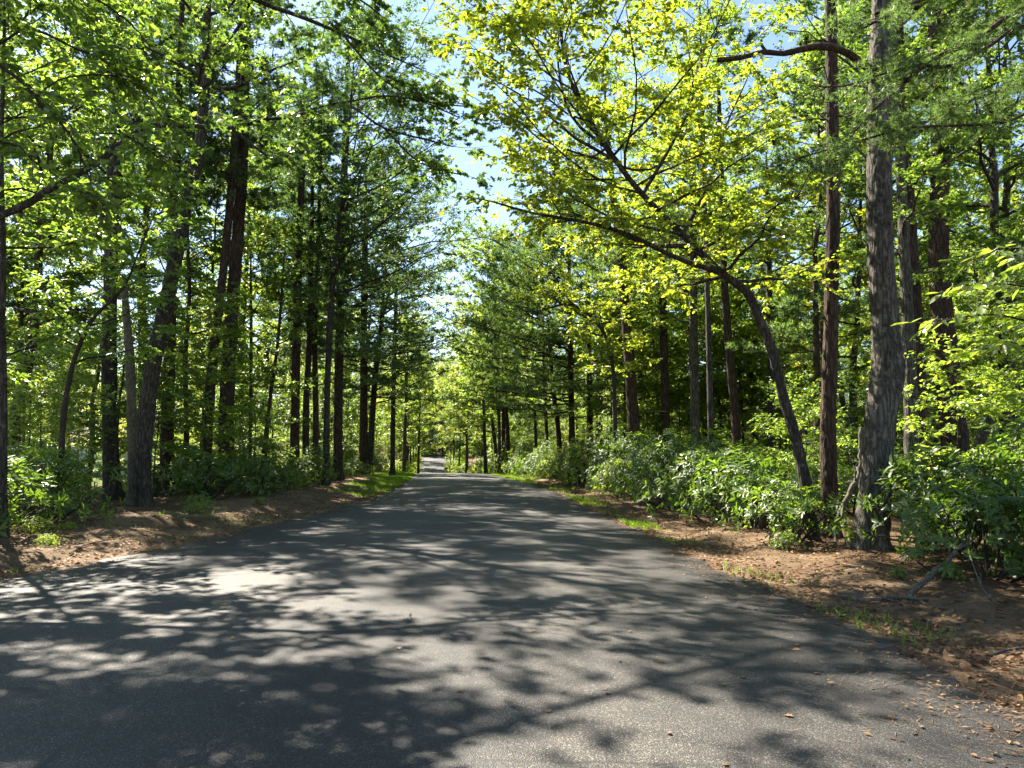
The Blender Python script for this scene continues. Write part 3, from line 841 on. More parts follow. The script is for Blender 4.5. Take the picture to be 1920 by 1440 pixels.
# --- right side of the road
hero('oak_tree', 'thickest grey furrowed trunk with swollen burls on the right verge', 'decid', 12.0,
     [(1632, 1040, 80), (1638, 960, 72), (1645, 860, 66), (1652, 780, 66), (1664, 700, 72), (1660, 610, 60), (1651, 480, 60), (1649, 300, 58), (1652, 120, 56), (1658, 0, 54)], 18, 21, 'bark_grey', 'leaf',
     start=.66, nl=14, spread=3.8, leaf=.13, shape=OVATE, nsub=6, rough=.16, sides=30, bias=(-.1, .25))
hero('oak_tree', 'leaning curved oak arching over the road with yellowing crown', 'decid', 13.2,
     [(1524, 1000, 31), (1512, 920, 26), (1494, 830, 24), (1468, 740, 23), (1448, 660, 22), (1420, 590, 22), (1398, 545, 20), (1350, 510, 19), (1280, 440, 16), (1205, 365, 13), (1140, 280, 13), (1090, 195, 10), (1060, 120, 8), (1050, 40, 6)], 8, 22, 'bark_oak', 'leaf_yellow',
     start=.48, nl=34, spread=3.2, leaf=.10, shape=OVATE, nsub=9, ntw=9, nlf=11, el=(-.15, .6), bias=(-.15, -.1), sides=18,
     limbs=[([(1350, 512, 13.2), (1260, 480, 12.8), (1180, 440, 12.4), (1090, 415, 12), (1000, 400, 11.6), (930, 380, 11.4)], .05),
            ([(1205, 365, 13.2), (1150, 300, 13), (1080, 260, 12.7), (1010, 200, 12.4), (945, 160, 12.2)], .04),
            ([(1140, 280, 13.2), (1070, 215, 13.5), (1045, 100, 13.6), (1062, 10, 13.6)], .035),
            ([(1280, 440, 13.2), (1330, 340, 13.6), (1360, 240, 14), (1400, 150, 14.2)], .045),
            ([(1205, 365, 13.2), (1260, 270, 13.0), (1300, 180, 12.8), (1290, 90, 12.7)], .04)])
hero('maple_tree', 'light green maple with hidden trunk filling the canopy behind the leaning oak', 'decid', 23, [(1335, 930, 16), (1332, 780, 14), (1328, 600, 13), (1322, 420, 11), (1318, 250, 9)], 17, 45, 'bark_oak', 'leaf_light', start=.5, nl=24, spread=4.2, leaf=.125, nsub=8, bias=(-.2, -.1))
hero('pine_tree', 'slender red-brown pine trunk with sunlit side between leaning oak and thick grey trunk', 'pine', 14.2, [(1556, 1000, 46), (1555, 930, 38), (1553, 800, 34), (1558, 600, 33), (1562, 400, 31), (1560, 200, 29), (1558, 40, 26)], 19, 23, 'bark_pine', 'needle', start=.62, nb=34, spread=2.4, stubs=14, stub_start=.3, sides=18)
hero('tree', 'grey trunk in sun right behind the thickest trunk', 'decid', 18.5, [(1712, 965, 36), (1710, 860, 31), (1706, 700, 29), (1700, 560, 27), (1690, 350, 22), (1680, 180, 18)], 17, 24, 'bark_grey', 'leaf', start=.38, nl=22, spread=3.6, leaf=.13, nsub=7)
hero('pine_tree', 'dark straight pine trunk paired with a grey trunk on the right', 'pine', 20, [(1728, 945, 40), (1726, 840, 34), (1722, 700, 33), (1712, 520, 32), (1700, 330, 29), (1690, 150, 26)], 21, 25, 'bark_pine', 'needle', start=.6, nb=34, spread=2.6, stubs=10)
hero('pine_tree', 'broad nearly black pine trunk farthest right among the big trunks', 'pine', 22, [(1795, 925, 70), (1788, 820, 58), (1775, 680, 52), (1760, 500, 46), (1762, 300, 40), (1755, 120, 34)], 22, 26, 'bark_pine', 'needle', start=.55, nb=40, spread=3.2, stubs=12)
hero('tree', 'slanting bare trunk rising to the right edge behind the laurel thicket', 'decid', 21, [(1808, 900, 26), (1840, 820, 22), (1880, 760, 19), (1925, 705, 17), (1990, 620, 14), (2040, 500, 11)], 10, 27, 'bark_oak', 'leaf', start=.5, nl=14, spread=2.4, leaf=.13, nsub=7)
hero('pine_tree', 'slim straight pine left of the leaning oak', 'pine', 30, [(1384, 900, 24), (1380, 800, 21), (1366, 640, 19), (1357, 500, 17), (1352, 330, 15)], 20, 28, 'bark_pine', 'needle_light', start=.5, nb=40, spread=2.8)
hero('tree', 'light mottled trunk rising from the laurel bank, second left of leaning oak', 'decid', 33, [(1305, 890, 24), (1303, 780, 21), (1300, 600, 20), (1300, 450, 18), (1298, 300, 14)], 18, 29, 'bark_grey', 'leaf_light', start=.38, nl=22, spread=3.4, leaf=.15, nsub=6)
hero('tree', 'dim slim trunk deep behind the leaning oak', 'decid', 34, [(1442, 910, 18), (1446, 780, 15), (1444, 600, 14), (1440, 420, 12)], 16, 30, 'bark_oak', 'leaf', start=.35, nl=20, spread=3.2, leaf=.15, nsub=6)
hero('pine_tree', 'straight pine with bare lower trunk, third left of leaning oak', 'pine', 36, [(1252, 880, 22), (1248, 770, 19), (1244, 620, 18), (1240, 470, 17), (1230, 300, 14)], 20, 31, 'bark_pine', 'needle', start=.48, nb=40, spread=2.8)
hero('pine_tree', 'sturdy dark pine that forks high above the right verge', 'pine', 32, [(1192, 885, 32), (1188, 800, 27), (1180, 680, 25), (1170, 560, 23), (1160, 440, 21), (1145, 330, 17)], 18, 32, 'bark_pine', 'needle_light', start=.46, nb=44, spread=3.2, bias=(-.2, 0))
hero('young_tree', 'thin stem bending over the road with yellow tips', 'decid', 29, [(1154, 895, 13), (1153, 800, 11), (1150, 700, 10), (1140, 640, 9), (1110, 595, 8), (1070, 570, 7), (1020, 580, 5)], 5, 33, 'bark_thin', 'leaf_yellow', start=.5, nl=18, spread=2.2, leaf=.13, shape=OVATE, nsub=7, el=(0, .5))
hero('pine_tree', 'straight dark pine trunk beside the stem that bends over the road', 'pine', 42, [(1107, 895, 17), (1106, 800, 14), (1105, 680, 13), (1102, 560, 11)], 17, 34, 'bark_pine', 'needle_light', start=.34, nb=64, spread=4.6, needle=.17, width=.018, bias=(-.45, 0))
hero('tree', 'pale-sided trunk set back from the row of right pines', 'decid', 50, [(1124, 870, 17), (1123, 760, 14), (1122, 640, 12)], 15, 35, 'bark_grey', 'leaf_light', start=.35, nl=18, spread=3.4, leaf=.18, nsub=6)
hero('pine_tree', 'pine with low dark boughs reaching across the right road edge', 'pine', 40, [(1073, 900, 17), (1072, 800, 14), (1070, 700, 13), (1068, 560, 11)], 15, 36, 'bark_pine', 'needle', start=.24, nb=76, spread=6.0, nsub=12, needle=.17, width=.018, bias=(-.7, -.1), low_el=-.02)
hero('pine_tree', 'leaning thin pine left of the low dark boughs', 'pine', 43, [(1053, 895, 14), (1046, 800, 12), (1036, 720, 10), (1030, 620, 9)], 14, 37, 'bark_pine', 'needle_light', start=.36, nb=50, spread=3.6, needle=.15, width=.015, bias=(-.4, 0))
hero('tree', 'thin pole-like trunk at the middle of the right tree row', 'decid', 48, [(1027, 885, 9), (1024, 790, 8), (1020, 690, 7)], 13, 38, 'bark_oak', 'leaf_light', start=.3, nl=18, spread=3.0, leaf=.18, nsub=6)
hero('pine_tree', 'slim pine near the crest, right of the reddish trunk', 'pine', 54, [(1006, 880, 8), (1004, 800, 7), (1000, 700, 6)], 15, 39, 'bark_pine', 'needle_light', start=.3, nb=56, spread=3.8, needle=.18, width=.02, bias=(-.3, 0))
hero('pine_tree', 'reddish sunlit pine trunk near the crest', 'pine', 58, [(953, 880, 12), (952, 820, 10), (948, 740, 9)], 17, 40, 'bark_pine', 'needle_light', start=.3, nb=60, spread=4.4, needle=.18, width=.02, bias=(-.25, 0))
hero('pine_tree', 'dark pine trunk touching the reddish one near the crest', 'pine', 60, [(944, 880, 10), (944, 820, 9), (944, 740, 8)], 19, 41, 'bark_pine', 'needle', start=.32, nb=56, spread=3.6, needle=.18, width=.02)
hero('tree', 'outermost dark trunk by the right road edge at the crest', 'decid', 62, [(911, 887, 9), (909, 830, 8), (907, 770, 7)], 13, 42, 'bark_oak', 'leaf_light', start=.25, nl=22, spread=3.4, leaf=.2, nsub=7)
hero('tree', 'leaning trunk second from the right road edge at the crest', 'decid', 66, [(933, 885, 10), (928, 830, 9), (920, 770, 8)], 15, 43, 'bark_oak', 'leaf_light', start=.25, nl=22, spread=3.8, leaf=.2, nsub=7)

# dead limb of the thick grey trunk, and the pine boughs that hang in from the right
def bare_limb():
    rng = np.random.default_rng(60)
    root = [o for o in bpy.data.objects if o.get('label', '').startswith('thickest grey')][0]
    off = np.array(root.location)
    mb = MB()
    p = np.array([unproject(*a) for a in [(1655, 150, 12.0), (1640, 136, 11.9), (1615, 118, 11.88), (1585, 97, 11.8), (1540, 87, 11.7), (1500, 93, 11.6), (1470, 100, 11.6), (1430, 98, 11.5), (1390, 108, 11.5), (1346, 113, 11.4)]]) - off
    P_, R_ = smooth_path(p, np.array([.10, .085, .075, .07, .066, .06, .055, .05, .048, .046]) * .8, .1)
    tube(mb, P_, R_, 9, .14, rng)
    q = np.array([unproject(*a) for a in [(1437, 98, 11.5), (1428, 85, 11.5), (1427, 74, 11.45)]]) - off
    tube(mb, q, [.03, .025, .018], 6, .1, rng)
    q = np.array([unproject(*a) for a in [(1590, 100, 11.8), (1545, 75, 11.9), (1500, 78, 12)]]) - off
    tube(mb, q, [.02, .014, .006], 5, .1, rng)
    link('dead_limb', mb.mesh('dead_limb', M['bark_pine'], True), root)['label'] = 'bare crooked dead limb pointing at the road'


bare_limb()


def overhang_pine():
    rng = np.random.default_rng(61)
    loc = np.array([7.9, 9.6, gz(7.9, 9.6)])
    w, l = MB(), MB()
    tp, tr = straight(rng, 17, .2, .01)
    add_trunk(w, rng, tp, tr, 12, .08)
    paths = [([(2080, -120, 9.4), (1960, -10, 9.2), (1885, 35, 9.0), (1810, 85, 8.9), (1760, 105, 8.8), (1700, 150, 8.7), (1645, 200, 8.6), (1590, 262, 8.5), (1545, 325, 8.4)], .05),
             ([(2080, 30, 9.5), (1960, 45, 9.2), (1900, 55, 9.1), (1850, 90, 9.0), (1775, 125, 8.9), (1720, 122, 8.8), (1650, 140, 8.7), (1580, 162, 8.6), (1520, 160, 8.6)], .04),
             ([(2080, 90, 9.6), (1980, 130, 9.5), (1900, 160, 9.4), (1830, 185, 9.3), (1770, 200, 9.2)], .05),
             ([(2060, 150, 9.6), (1950, 200, 9.5), (1880, 230, 9.3), (1800, 235, 9.1), (1700, 240, 8.8), (1620, 262, 8.6), (1520, 290, 8.5), (1490, 300, 8.5)], .03),
             ([(2060, -200, 9.6), (1900, -60, 9.3), (1780, -20, 9.0), (1680, 20, 8.8), (1600, 60, 8.7), (1560, 40, 8.6)], .04)]
    A, D, Lh = [], [], []
    for k, (px, r0) in enumerate(paths):
        p = np.array([unproject(*a) for a in px]) - loc
        root = np.array([curve_at(tp, np.array([np.clip(p[0, 2] / 17 - .02, 0, 1)]))[0]])
        P_, R_ = smooth_path(np.vstack([root, p]), np.linspace(r0, .008, len(p) + 1), .15)
        tube(w, P_, R_, 7, .12, rng)
        n = 26
        s = np.sort(rng.uniform(.35, 1, n)); q = curve_at(P_, s)
        tg = norm(curve_at(P_, np.minimum(s + .03, 1)) - curve_at(P_, s - .03))
        sd = norm(np.cross(tg, UP))
        d = norm(tg * .9 + sd * rng.uniform(-1, 1, (n, 1)) + UP * rng.uniform(-.5, .4, (n, 1)))
        ln = rng.uniform(.25, .75, n)
        for i in range(n):
            tube(w, np.array([q[i], q[i] + d[i] * ln[i] * .5 + rng.normal(0, .03, 3), q[i] + d[i] * ln[i]]), [.007, .005, .003], 4, cap=False)
        A.append(q); D.append(d); Lh.append(ln)
        for i in range(5):       # dead twigs
            s1 = rng.uniform(.3, .95); a = curve_at(P_, np.array([s1]))[0]
            tube(w, limb_curve(rng, a, rng.uniform(2.2, 5), rng.uniform(-.9, -.2), rng.uniform(.4, 1.1), 0, 6, .12), np.linspace(.009, .002, 6), 4, cap=False)
    A, D, Lh = np.concatenate(A), np.concatenate(D), np.concatenate(Lh)
    tufts(l, rng, A, D, Lh, 14, 24, .085, .0035)
    # crown above the frame, small
    for k in range(24):
        p = curve_at(tp, np.array([rng.uniform(.62, .99)]))[0]
        pts = limb_curve(rng, p, rng.uniform(0, 6.28), rng.uniform(-.1, .6), rng.uniform(.8, 2.2), .1, 5)
        tube(w, pts, np.linspace(.025, .006, 5), 4, cap=False)
        q = curve_at(pts, rng.uniform(.3, 1, 8))
        tufts(l, rng, q, norm(rng.normal(0, .6, (8, 3)) + UP * .3 + norm(pts[-1] - pts[0])), np.full(8, .4), 7, 8, .1, .009)
    t = place_tree('pine_tree', 'pine whose bare twiggy boughs hang in from the upper right corner', w, l, 'bark_pine', 'needle', tuple(loc))
    # cones on the boughs
    cone = MB()
    a = np.arange(60)
    ph, z = a * 2.4, a / 60
    rr = .03 * np.sin(np.pi * (z * .85 + .1)) ** .8
    leaves(cone, np.stack([rr * np.cos(ph) * .5, rr * np.sin(ph) * .5, z * .06 - .03], -1), np.stack([np.cos(ph), np.sin(ph), np.full(60, .5)], -1), np.tile(UP, (60, 1)), np.full(60, .022), OVATE)
    tube(cone, np.array([[0, 0, -.03], [0, 0, 0], [0, 0, .03]]), [.008, .018, .006], 8)
    cm = cone.mesh('cone', M['bark_pine'])
    for (u, v) in [(1580, 42), (1618, 36), (1645, 27), (1638, 152), (1489, 220), (1451, 268), (1720, 14), (1519, 397), (1494, 372), (1700, 150), (1760, 105)]:
        p = unproject(u, v, 8.65) - loc
        link('cone', cm, t, tuple(p), tuple(rng.uniform(0, 3, 3)))


overhang_pine()


def single_leaf_mesh(name, shape, mat, size):
    mb = MB()
    leaves(mb, np.zeros((1, 3)), np.array([[0, 1., 0]]), np.array([[0, 0, 1.]]), np.array([size]), shape)
    tube(mb, np.array([[0, -.25 * size, .01], [0, 0, 0]]), [.0012, .001], 3, cap=False)
    return mb.mesh(name, mat)


def leaf_parts(root, rng, P, D, Nn, meshes, smin=.75, smax=1.25):
    from mathutils import Matrix
    for i in range(len(P)):
        d = norm(D[i]); s = norm(np.cross(d, Nn[i])); n = np.cross(s, d)
        o = link('leaf', meshes[i % len(meshes)], root)
        k = rng.uniform(smin, smax)
        o.matrix_local = Matrix(((s[0] * k, d[0] * k, n[0] * k, P[i][0]), (s[1] * k, d[1] * k, n[1] * k, P[i][1]), (s[2] * k, d[2] * k, n[2] * k, P[i][2]), (0, 0, 0, 1)))


def near_left_tree():
    rng = np.random.default_rng(62)
    loc = np.array([-8.6, 10.2, gz(-8.6, 10.2)])
    w, l = MB(), MB()
    tp, tr = straight(rng, 16, .2, .02)
    add_trunk(w, rng, tp, tr, 12, .08)
    raw = [([(-260, 470, 10.0), (0, 405, 10.2), (100, 350, 10.4), (182, 306, 10.6), (227, 268, 10.8), (283, 236, 11), (367, 237, 11.3), (433, 240, 11.6), (500, 223, 12), (550, 219, 12.3), (640, 193, 12.8), (720, 240, 13.2), (800, 262, 13.6), (850, 275, 13.8)], .06),
           ([(-260, -260, 10), (100, -180, 10.6), (300, -90, 11.2), (480, 0, 11.8), (560, 30, 12.2), (640, 62, 12.6), (720, 100, 13), (790, 130, 13.4)], .07),
           ([(433, 240, 11.6), (520, 300, 11.9), (570, 260, 12.2), (640, 250, 12.6)], .022),
           ([(720, 240, 13.2), (780, 300, 13.5), (830, 320, 13.7), (880, 330, 13.8)], .018),
           ([(640, 62, 12.6), (720, 150, 13), (800, 190, 13.3), (880, 200, 13.6)], .02),
           ([(640, 193, 12.8), (720, 180, 13.1), (790, 190, 13.4), (860, 220, 13.6)], .02),
           ([(480, 0, 11.8), (580, -30, 12), (660, -10, 12.4), (715, 30, 12.6)], .03)]
    limbs = []
    for k, (px, r0) in enumerate(raw):
        p = np.array([unproject(*a) for a in px]) - loc
        if k < 2:
            p = np.vstack([curve_at(tp, np.array([np.clip(p[0, 2] / 16 - .05, 0, 1)])), p])
        P_, R_ = smooth_path(p, np.linspace(r0, .012, len(p)), .2)
        tube(w, P_, R_, 8, .1, rng)
        limbs.append((P_, r0 * .5))
    # upper limbs above the frame
    up = []
    for k in range(20):
        t = rng.uniform(.5, .98)
        p = curve_at(tp, np.array([t]))[0]
        az = rng.uniform(-2.2, 1.4)
        pts = limb_curve(rng, p, az, rng.uniform(.05, .8), rng.uniform(2, 4.6), .15)
        tube(w, pts, np.linspace(.06, .012, 7), 5, cap=False); up.append((pts, .05))
    foliate(w, l, rng, limbs, nsub=10, ntw=7, nlf=8, leaf=.115, shape=STAR, s0=.3, sub_len=(.13, .26), jit=.8)
    foliate(w, l, rng, up, nsub=6, ntw=5, nlf=6, leaf=.13, shape=STAR)
    place_tree('oak_tree', 'oak reaching a long dark limb across the upper left over the road', w, l, 'bark_oak', 'leaf_dark', tuple(loc))


near_left_tree()


def near_left_beech():
    rng = np.random.default_rng(63)
    loc = np.array([-6.9, 6.6, gz(-6.9, 6.6)])
    w, l = MB(), MB()
    tp, tr = straight(rng, 12, .13, .02)
    add_trunk(w, rng, tp, tr, 10, .06)
    raw = [([(-200, 20, 6.8), (0, 123, 7.0), (67, 183, 7.1), (127, 247, 7.2), (160, 312, 7.3), (175, 360, 7.4)], .028),
           ([(-200, 160, 6.8), (0, 82, 7.2), (40, 45, 7.3), (60, 0, 7.4), (70, -60, 7.5)], .022),
           ([(40, 48, 7.3), (90, 65, 7.4), (140, 90, 7.5), (190, 110, 7.6), (250, 150, 7.7), (300, 215, 7.8)], .014),
           ([(67, 183, 7.1), (110, 150, 7.2), (180, 140, 7.4), (240, 150, 7.6), (290, 190, 7.7)], .012),
           ([(127, 247, 7.2), (190, 250, 7.4), (240, 255, 7.5), (290, 290, 7.6)], .012),
           ([(-200, -160, 6.8), (0, -80, 7.0), (120, -30, 7.2), (200, 10, 7.4), (260, 60, 7.6), (300, 120, 7.7)], .02),
           ([(-200, 330, 6.8), (0, 265, 7.0), (60, 300, 7.1), (120, 340, 7.2), (170, 380, 7.3)], .014)]
    limbs = []
    for k, (px, r0) in enumerate(raw):
        p = np.array([unproject(*a) for a in px]) - loc
        if px[0][0] < 0:
            p = np.vstack([curve_at(tp, np.array([np.clip(p[0, 2] / 12 - .05, 0, 1)])), p])
        P_, R_ = smooth_path(p, np.linspace(r0, .005, len(p)), .12)
        tube(w, P_, R_, 7, .1, rng)
        limbs.append((P_, r0))
    up = []
    for k in range(24):  # upper limbs out of view, multiplied to shade the near road
        p = curve_at(tp, np.array([rng.uniform(.45, .98)]))[0]
        pts = limb_curve(rng, p, rng.uniform(-1.5, 1.2), rng.uniform(.0, .7), rng.uniform(1.4, 3.2), .1)
        tube(w, pts, np.linspace(.035, .008, 7), 5, cap=False); up.append((pts, .03))
    foliate(w, l, rng, limbs, nsub=10, ntw=7, nlf=8, leaf=.082, shape=OVATE, s0=.42, sub_len=(.12, .25), twig=(.15, .35), jit=.7, twig_wood=True)
    foliate(w, l, rng, up, nsub=8, ntw=7, nlf=8, leaf=.095, shape=OVATE)
    t = place_tree('beech_tree', 'beech with big near leaves hanging into the upper left corner', w, l, 'bark_thin', 'leaf', tuple(loc))
    # the nearest leaves one by one
    P, D = [], []
    while len(P) < 260:
        pts, r0 = limbs[rng.integers(len(limbs))]
        s = rng.uniform(.45, 1)
        q = curve_at(pts, np.array([s]))[0] + rng.normal(0, .16, 3) * np.array([1, 1, .8])
        P.append(q); D.append(norm(rng.normal(0, .6, 3) + np.array([.3, -.2, -.55])))
    P, D = np.array(P), np.array(D)
    Nn = norm(UP * .7 + rng.normal(0, .6, (len(P), 3)))
    ms = [single_leaf_mesh('leaf', OVATE, M['leaf'], .095), single_leaf_mesh('leaf', OVATE, M['leaf_dark'], .10)]
    leaf_parts(t, rng, P, D, Nn, ms)


near_left_beech()


def near_right_sapling():
    rng = np.random.default_rng(64)
    loc = np.array([5.0, 6.3, gz(5.0, 6.3)])
    w, l = MB(), MB()
    tp, tr = straight(rng, 4.2, .03, .01)
    add_trunk(w, rng, tp, tr, 8, .05, False)
    raw = [([(2060, 640, 6.25), (1920, 600, 6.1), (1850, 590, 6.0), (1780, 600, 5.9), (1750, 612, 5.85)], .012),
           ([(2060, 600, 6.25), (1930, 540, 6.1), (1860, 535, 6.0), (1800, 545, 5.9)], .012),
           ([(2060, 560, 6.25), (1940, 490, 6.1), (1890, 470, 6.0), (1850, 480, 5.95)], .010),
           ([(2060, 680, 6.25), (1930, 650, 6.2), (1870, 650, 6.1), (1820, 660, 6.0)], .010)]
    P, D = [], []
    for k, (px, r0) in enumerate(raw):
        p = np.array([unproject(*a) for a in px]) - loc
        p = np.vstack([curve_at(tp, np.array([np.clip(p[0, 2] / 4.2 - .08, 0, 1)])), p])
        P_, R_ = smooth_path(p, np.linspace(r0, .003, len(p)), .08)
        tube(w, P_, R_, 6, .05, rng)
        n = 74
        s = rng.uniform(.4, 1, n)
        q = curve_at(P_, s); tg = norm(curve_at(P_, np.minimum(s + .05, 1)) - curve_at(P_, s - .05))
        sd = np.cross(tg, UP) * rng.choice([-1, 1], n)[:, None]
        tw = norm(tg * .4 + sd + UP * rng.uniform(-.2, .5, (n, 1)))
        e = q + tw * rng.uniform(.02, .22, (n, 1))
        for i in range(n):
            tube(w, np.array([q[i], e[i]]), [.003, .002], 3, cap=False)
        P.append(e); D.append(norm(tg * .5 + sd * .7 - UP * .25 + rng.normal(0, .25, (n, 3))))
    P, D = np.concatenate(P), np.concatenate(D)
    Nn = norm(UP + rng.normal(0, .35, (len(P), 3)))
    t = place_tree('young_tree', 'leafy sapling branch glowing in sun at the right edge', w, None, 'bark_thin', None, tuple(loc))
    ms = [single_leaf_mesh('leaf', OVATE, M['leaf_light'], .115), single_leaf_mesh('leaf', NARROW, M['leaf_light'], .12)]
    leaf_parts(t, rng, P, D, Nn, ms, .8, 1.3)


near_right_sapling()

# --- shared kinds for the woods behind
def kind_decid(seed, H, r, **kw):
    rng = np.random.default_rng(seed)
    tp, tr = straight(rng, H, r)
    w, c = decid(rng, tp, tr, sides=9, **kw)
    return w.mesh('trunk', M['bark_oak'], True), c.mesh('crown', M['leaf'])


def kind_pine(seed, H, r, **kw):
    rng = np.random.default_rng(seed)
    tp, tr = straight(rng, H, r, .02)
    w, c = pine(rng, tp, tr, sides=9, **kw)
    return w.mesh('trunk', M['bark_pine'], True), c.mesh('crown', M['needle'])


BIG = [kind_decid(101, 17, .2, start=.32, nl=26, spread=3.6, leaf=.13, shape=KITE, nsub=11, ntw=12, nlf=12),
       kind_decid(102, 15, .17, start=.25, nl=26, spread=3.4, leaf=.13, shape=KITE, nsub=11, ntw=12, nlf=12),
       kind_decid(103, 19, .22, start=.4, nl=26, spread=3.8, leaf=.13, shape=KITE, nsub=11, ntw=12, nlf=12),
       kind_decid(104, 12, .12, start=.22, nl=22, spread=3.0, leaf=.125, shape=KITE, nsub=11, ntw=12, nlf=11)]
SAP = [kind_decid(111, 5.5, .045, start=.22, nl=16, spread=1.9, leaf=.10, shape=KITE, nsub=9, ntw=10, nlf=11, el=(0, .8), lift=.08),
       kind_decid(112, 4.2, .035, start=.2, nl=14, spread=1.6, leaf=.10, shape=KITE, nsub=9, ntw=10, nlf=11, el=(0, .7), lift=.05),
       kind_decid(113, 7.5, .06, start=.25, nl=20, spread=2.2, leaf=.10, shape=KITE, nsub=9, ntw=10, nlf=11, el=(0, .8), lift=.08),
       kind_decid(114, 3.0, .025, start=.15, nl=12, spread=1.3, leaf=.095, shape=KITE, nsub=8, ntw=8, nlf=10, el=(.1, .8), lift=.05)]
PIN = [kind_pine(121, 19, .2, start=.42, nb=48, spread=3.2, needle=.17, width=.018, ntf=11),
       kind_pine(122, 16, .16, start=.3, nb=52, spread=3.2, needle=.17, width=.018, ntf=11),
       kind_pine(123, 22, .24, start=.5, nb=48, spread=3.4, needle=.17, width=.018, ntf=11)]


REFS = [(5, 'the trunk at the left picture edge'), (112, 'the crooked young tree'), (215, 'the pale broken snag'), (285, 'the thick leaning left oak'), (405, 'the leaning pair of pines'), (490, 'the two thin clearing saplings'),
        (575, 'the clump of three pines'), (636, 'the dense pine by the left road edge'), (692, 'the far left dark pine'), (757, 'the trunk by the sloping fence'), (840, 'the vanishing road'), (911, 'the outermost crest trunk'),
        (950, 'the reddish crest pine'), (1035, 'the leaning thin pine'), (1073, 'the pine with low dark boughs'), (1107, 'the stem bending over the road'), (1190, 'the forking dark pine'), (1250, 'the straight bare pine'),
        (1302, 'the light mottled trunk'), (1380, 'the slim straight pine'), (1470, 'the leaning curved oak'), (1556, 'the slender red-brown pine'), (1645, 'the thickest grey trunk'), (1720, 'the paired grey and dark trunks'),
        (1785, 'the broad black pine'), (1880, 'the slanting right trunk')]
ORD = ['nearest', 'second', 'third', 'fourth', 'fifth', 'sixth', 'seventh', 'eighth', 'ninth', 'tenth', 'eleventh', 'twelfth', 'thirteenth', 'fourteenth', 'fifteenth', 'sixteenth']
PLACED = []
LOOK = {'leaf': 'green', 'leaf_light': 'light green', 'leaf_yellow': 'yellowing', 'leaf_dark': 'dark green', 'needle': 'dark', 'laurel': 'glossy dark'}


def label_by_place():
    from collections import defaultdict
    d = defaultdict(list)
    for t, kind, look, x, y in PLACED:
        u = 960 + F_PX * x / y
        ref = min(REFS, key=lambda r: abs(r[0] - u))[1]
        d[(look, kind, ref)].append((y, t))
    for (look, kind, ref), L_ in d.items():
        L_.sort(key=lambda a: a[0])
        for k, (y, t) in enumerate(L_):
            t['label'] = ('%s %s by %s' % (look, kind, ref)) if len(L_) == 1 else ('%s %s by %s, %s going back' % (look, kind, ref, ORD[min(k, 15)]))


def put(name, label, kindmesh, x, y, group, s=1.0, leafm=None, bark=None, cat='tree', rng=RNG, crown='crown', stem='trunk'):
    t = thing(name, label, cat, (x, y, gz(x, y)), group, (0, 0, rng.uniform(0, 6.28)), (s * rng.uniform(.9, 1.1),) * 2 + (s,))
    a = link(stem, kindmesh[0], t)
    is_pine = any(kindmesh is k_ for k_ in PIN)
    if is_pine:
        t.name = 'pine_tree'
    if group != 'laurel shrubs along the road':
        kd = 'pine' if is_pine else {'tree': 'tree', 'young_tree': 'sapling', 'laurel_shrub': 'shrub'}[name]
        PLACED.append((t, kd, LOOK[leafm or ('needle' if is_pine else 'laurel' if cat == 'shrub' else 'leaf')], x, y))
    b = link(crown, kindmesh[1], t)
    if leafm:
        b.material_slots[0].link = 'OBJECT'; b.material_slots[0].material = M[leafm]
    if bark:
        a.material_slots[0].link = 'OBJECT'; a.material_slots[0].material = M[bark]
    return t


taken = []


def free(x, y, d):
    for a, b in taken:
        if (a - x) ** 2 + (b - y) ** 2 < d * d:
            return False
    taken.append((x, y))
    return True


def scatter(n, xr, yr, gap, clear, fn, rng):
    k = tries = 0
    while k < n and tries < n * 40:
        tries += 1
        x, y = rng.uniform(*xr), rng.uniform(*yr)
        l, r = edges(y)
        if (x > 0 and gap < 2 and y < 36 and x < .45 * y) or abs(x) > .69 * y + 3 or l - clear < x < r + clear or not free(x, y, gap):
            continue
        fn(x, y, k); k += 1


rw = np.random.default_rng(77)
LEAFY = ['leaf', 'leaf_light', 'leaf', 'leaf_dark', 'leaf_light']
# left woods: a strip of trees, then a sunlit clearing
scatter(6, (-16, -11), (30, 64), 2.4, 4.0, lambda x, y, k: put('tree', 'slim dark tree standing among the left roadside woods', BIG[k % 4] if k % 3 else PIN[k % 3], x, y, 'trees of the left roadside woods', rw.uniform(.8, 1.1), None if k % 3 == 0 else ['leaf_light', 'leaf'][k % 2], rng=rw), rw)
scatter(27, (-24, -10), (22, 62), 1.5, 4.0, lambda x, y, k: put('young_tree', 'leafy sapling in the understory of the left woods', SAP[k % 4], x, y, 'saplings under the left woods', rw.uniform(.8, 1.25), LEAFY[(k * 2) % 5], 'bark_thin', rng=rw), rw)
scatter(40, (-100, -28), (60, 120), 5, 3, lambda x, y, k: put('tree', 'sunlit tree beyond the clearing behind the left woods', BIG[k % 4], x, y, 'trees beyond the left clearing', rw.uniform(.8, 1.1), ['leaf_light', 'leaf_yellow', 'leaf'][k % 3], rng=rw), rw)
scatter(24, (-60, -19), (30, 62), 3, 3, lambda x, y, k: put('young_tree', 'bright sapling on the sunlit clearing behind the left trunks', SAP[k % 4], x, y, 'saplings on the left clearing', rw.uniform(.7, 1.1), ['leaf_yellow', 'leaf_light'][k % 2], 'bark_thin', rng=rw), rw)
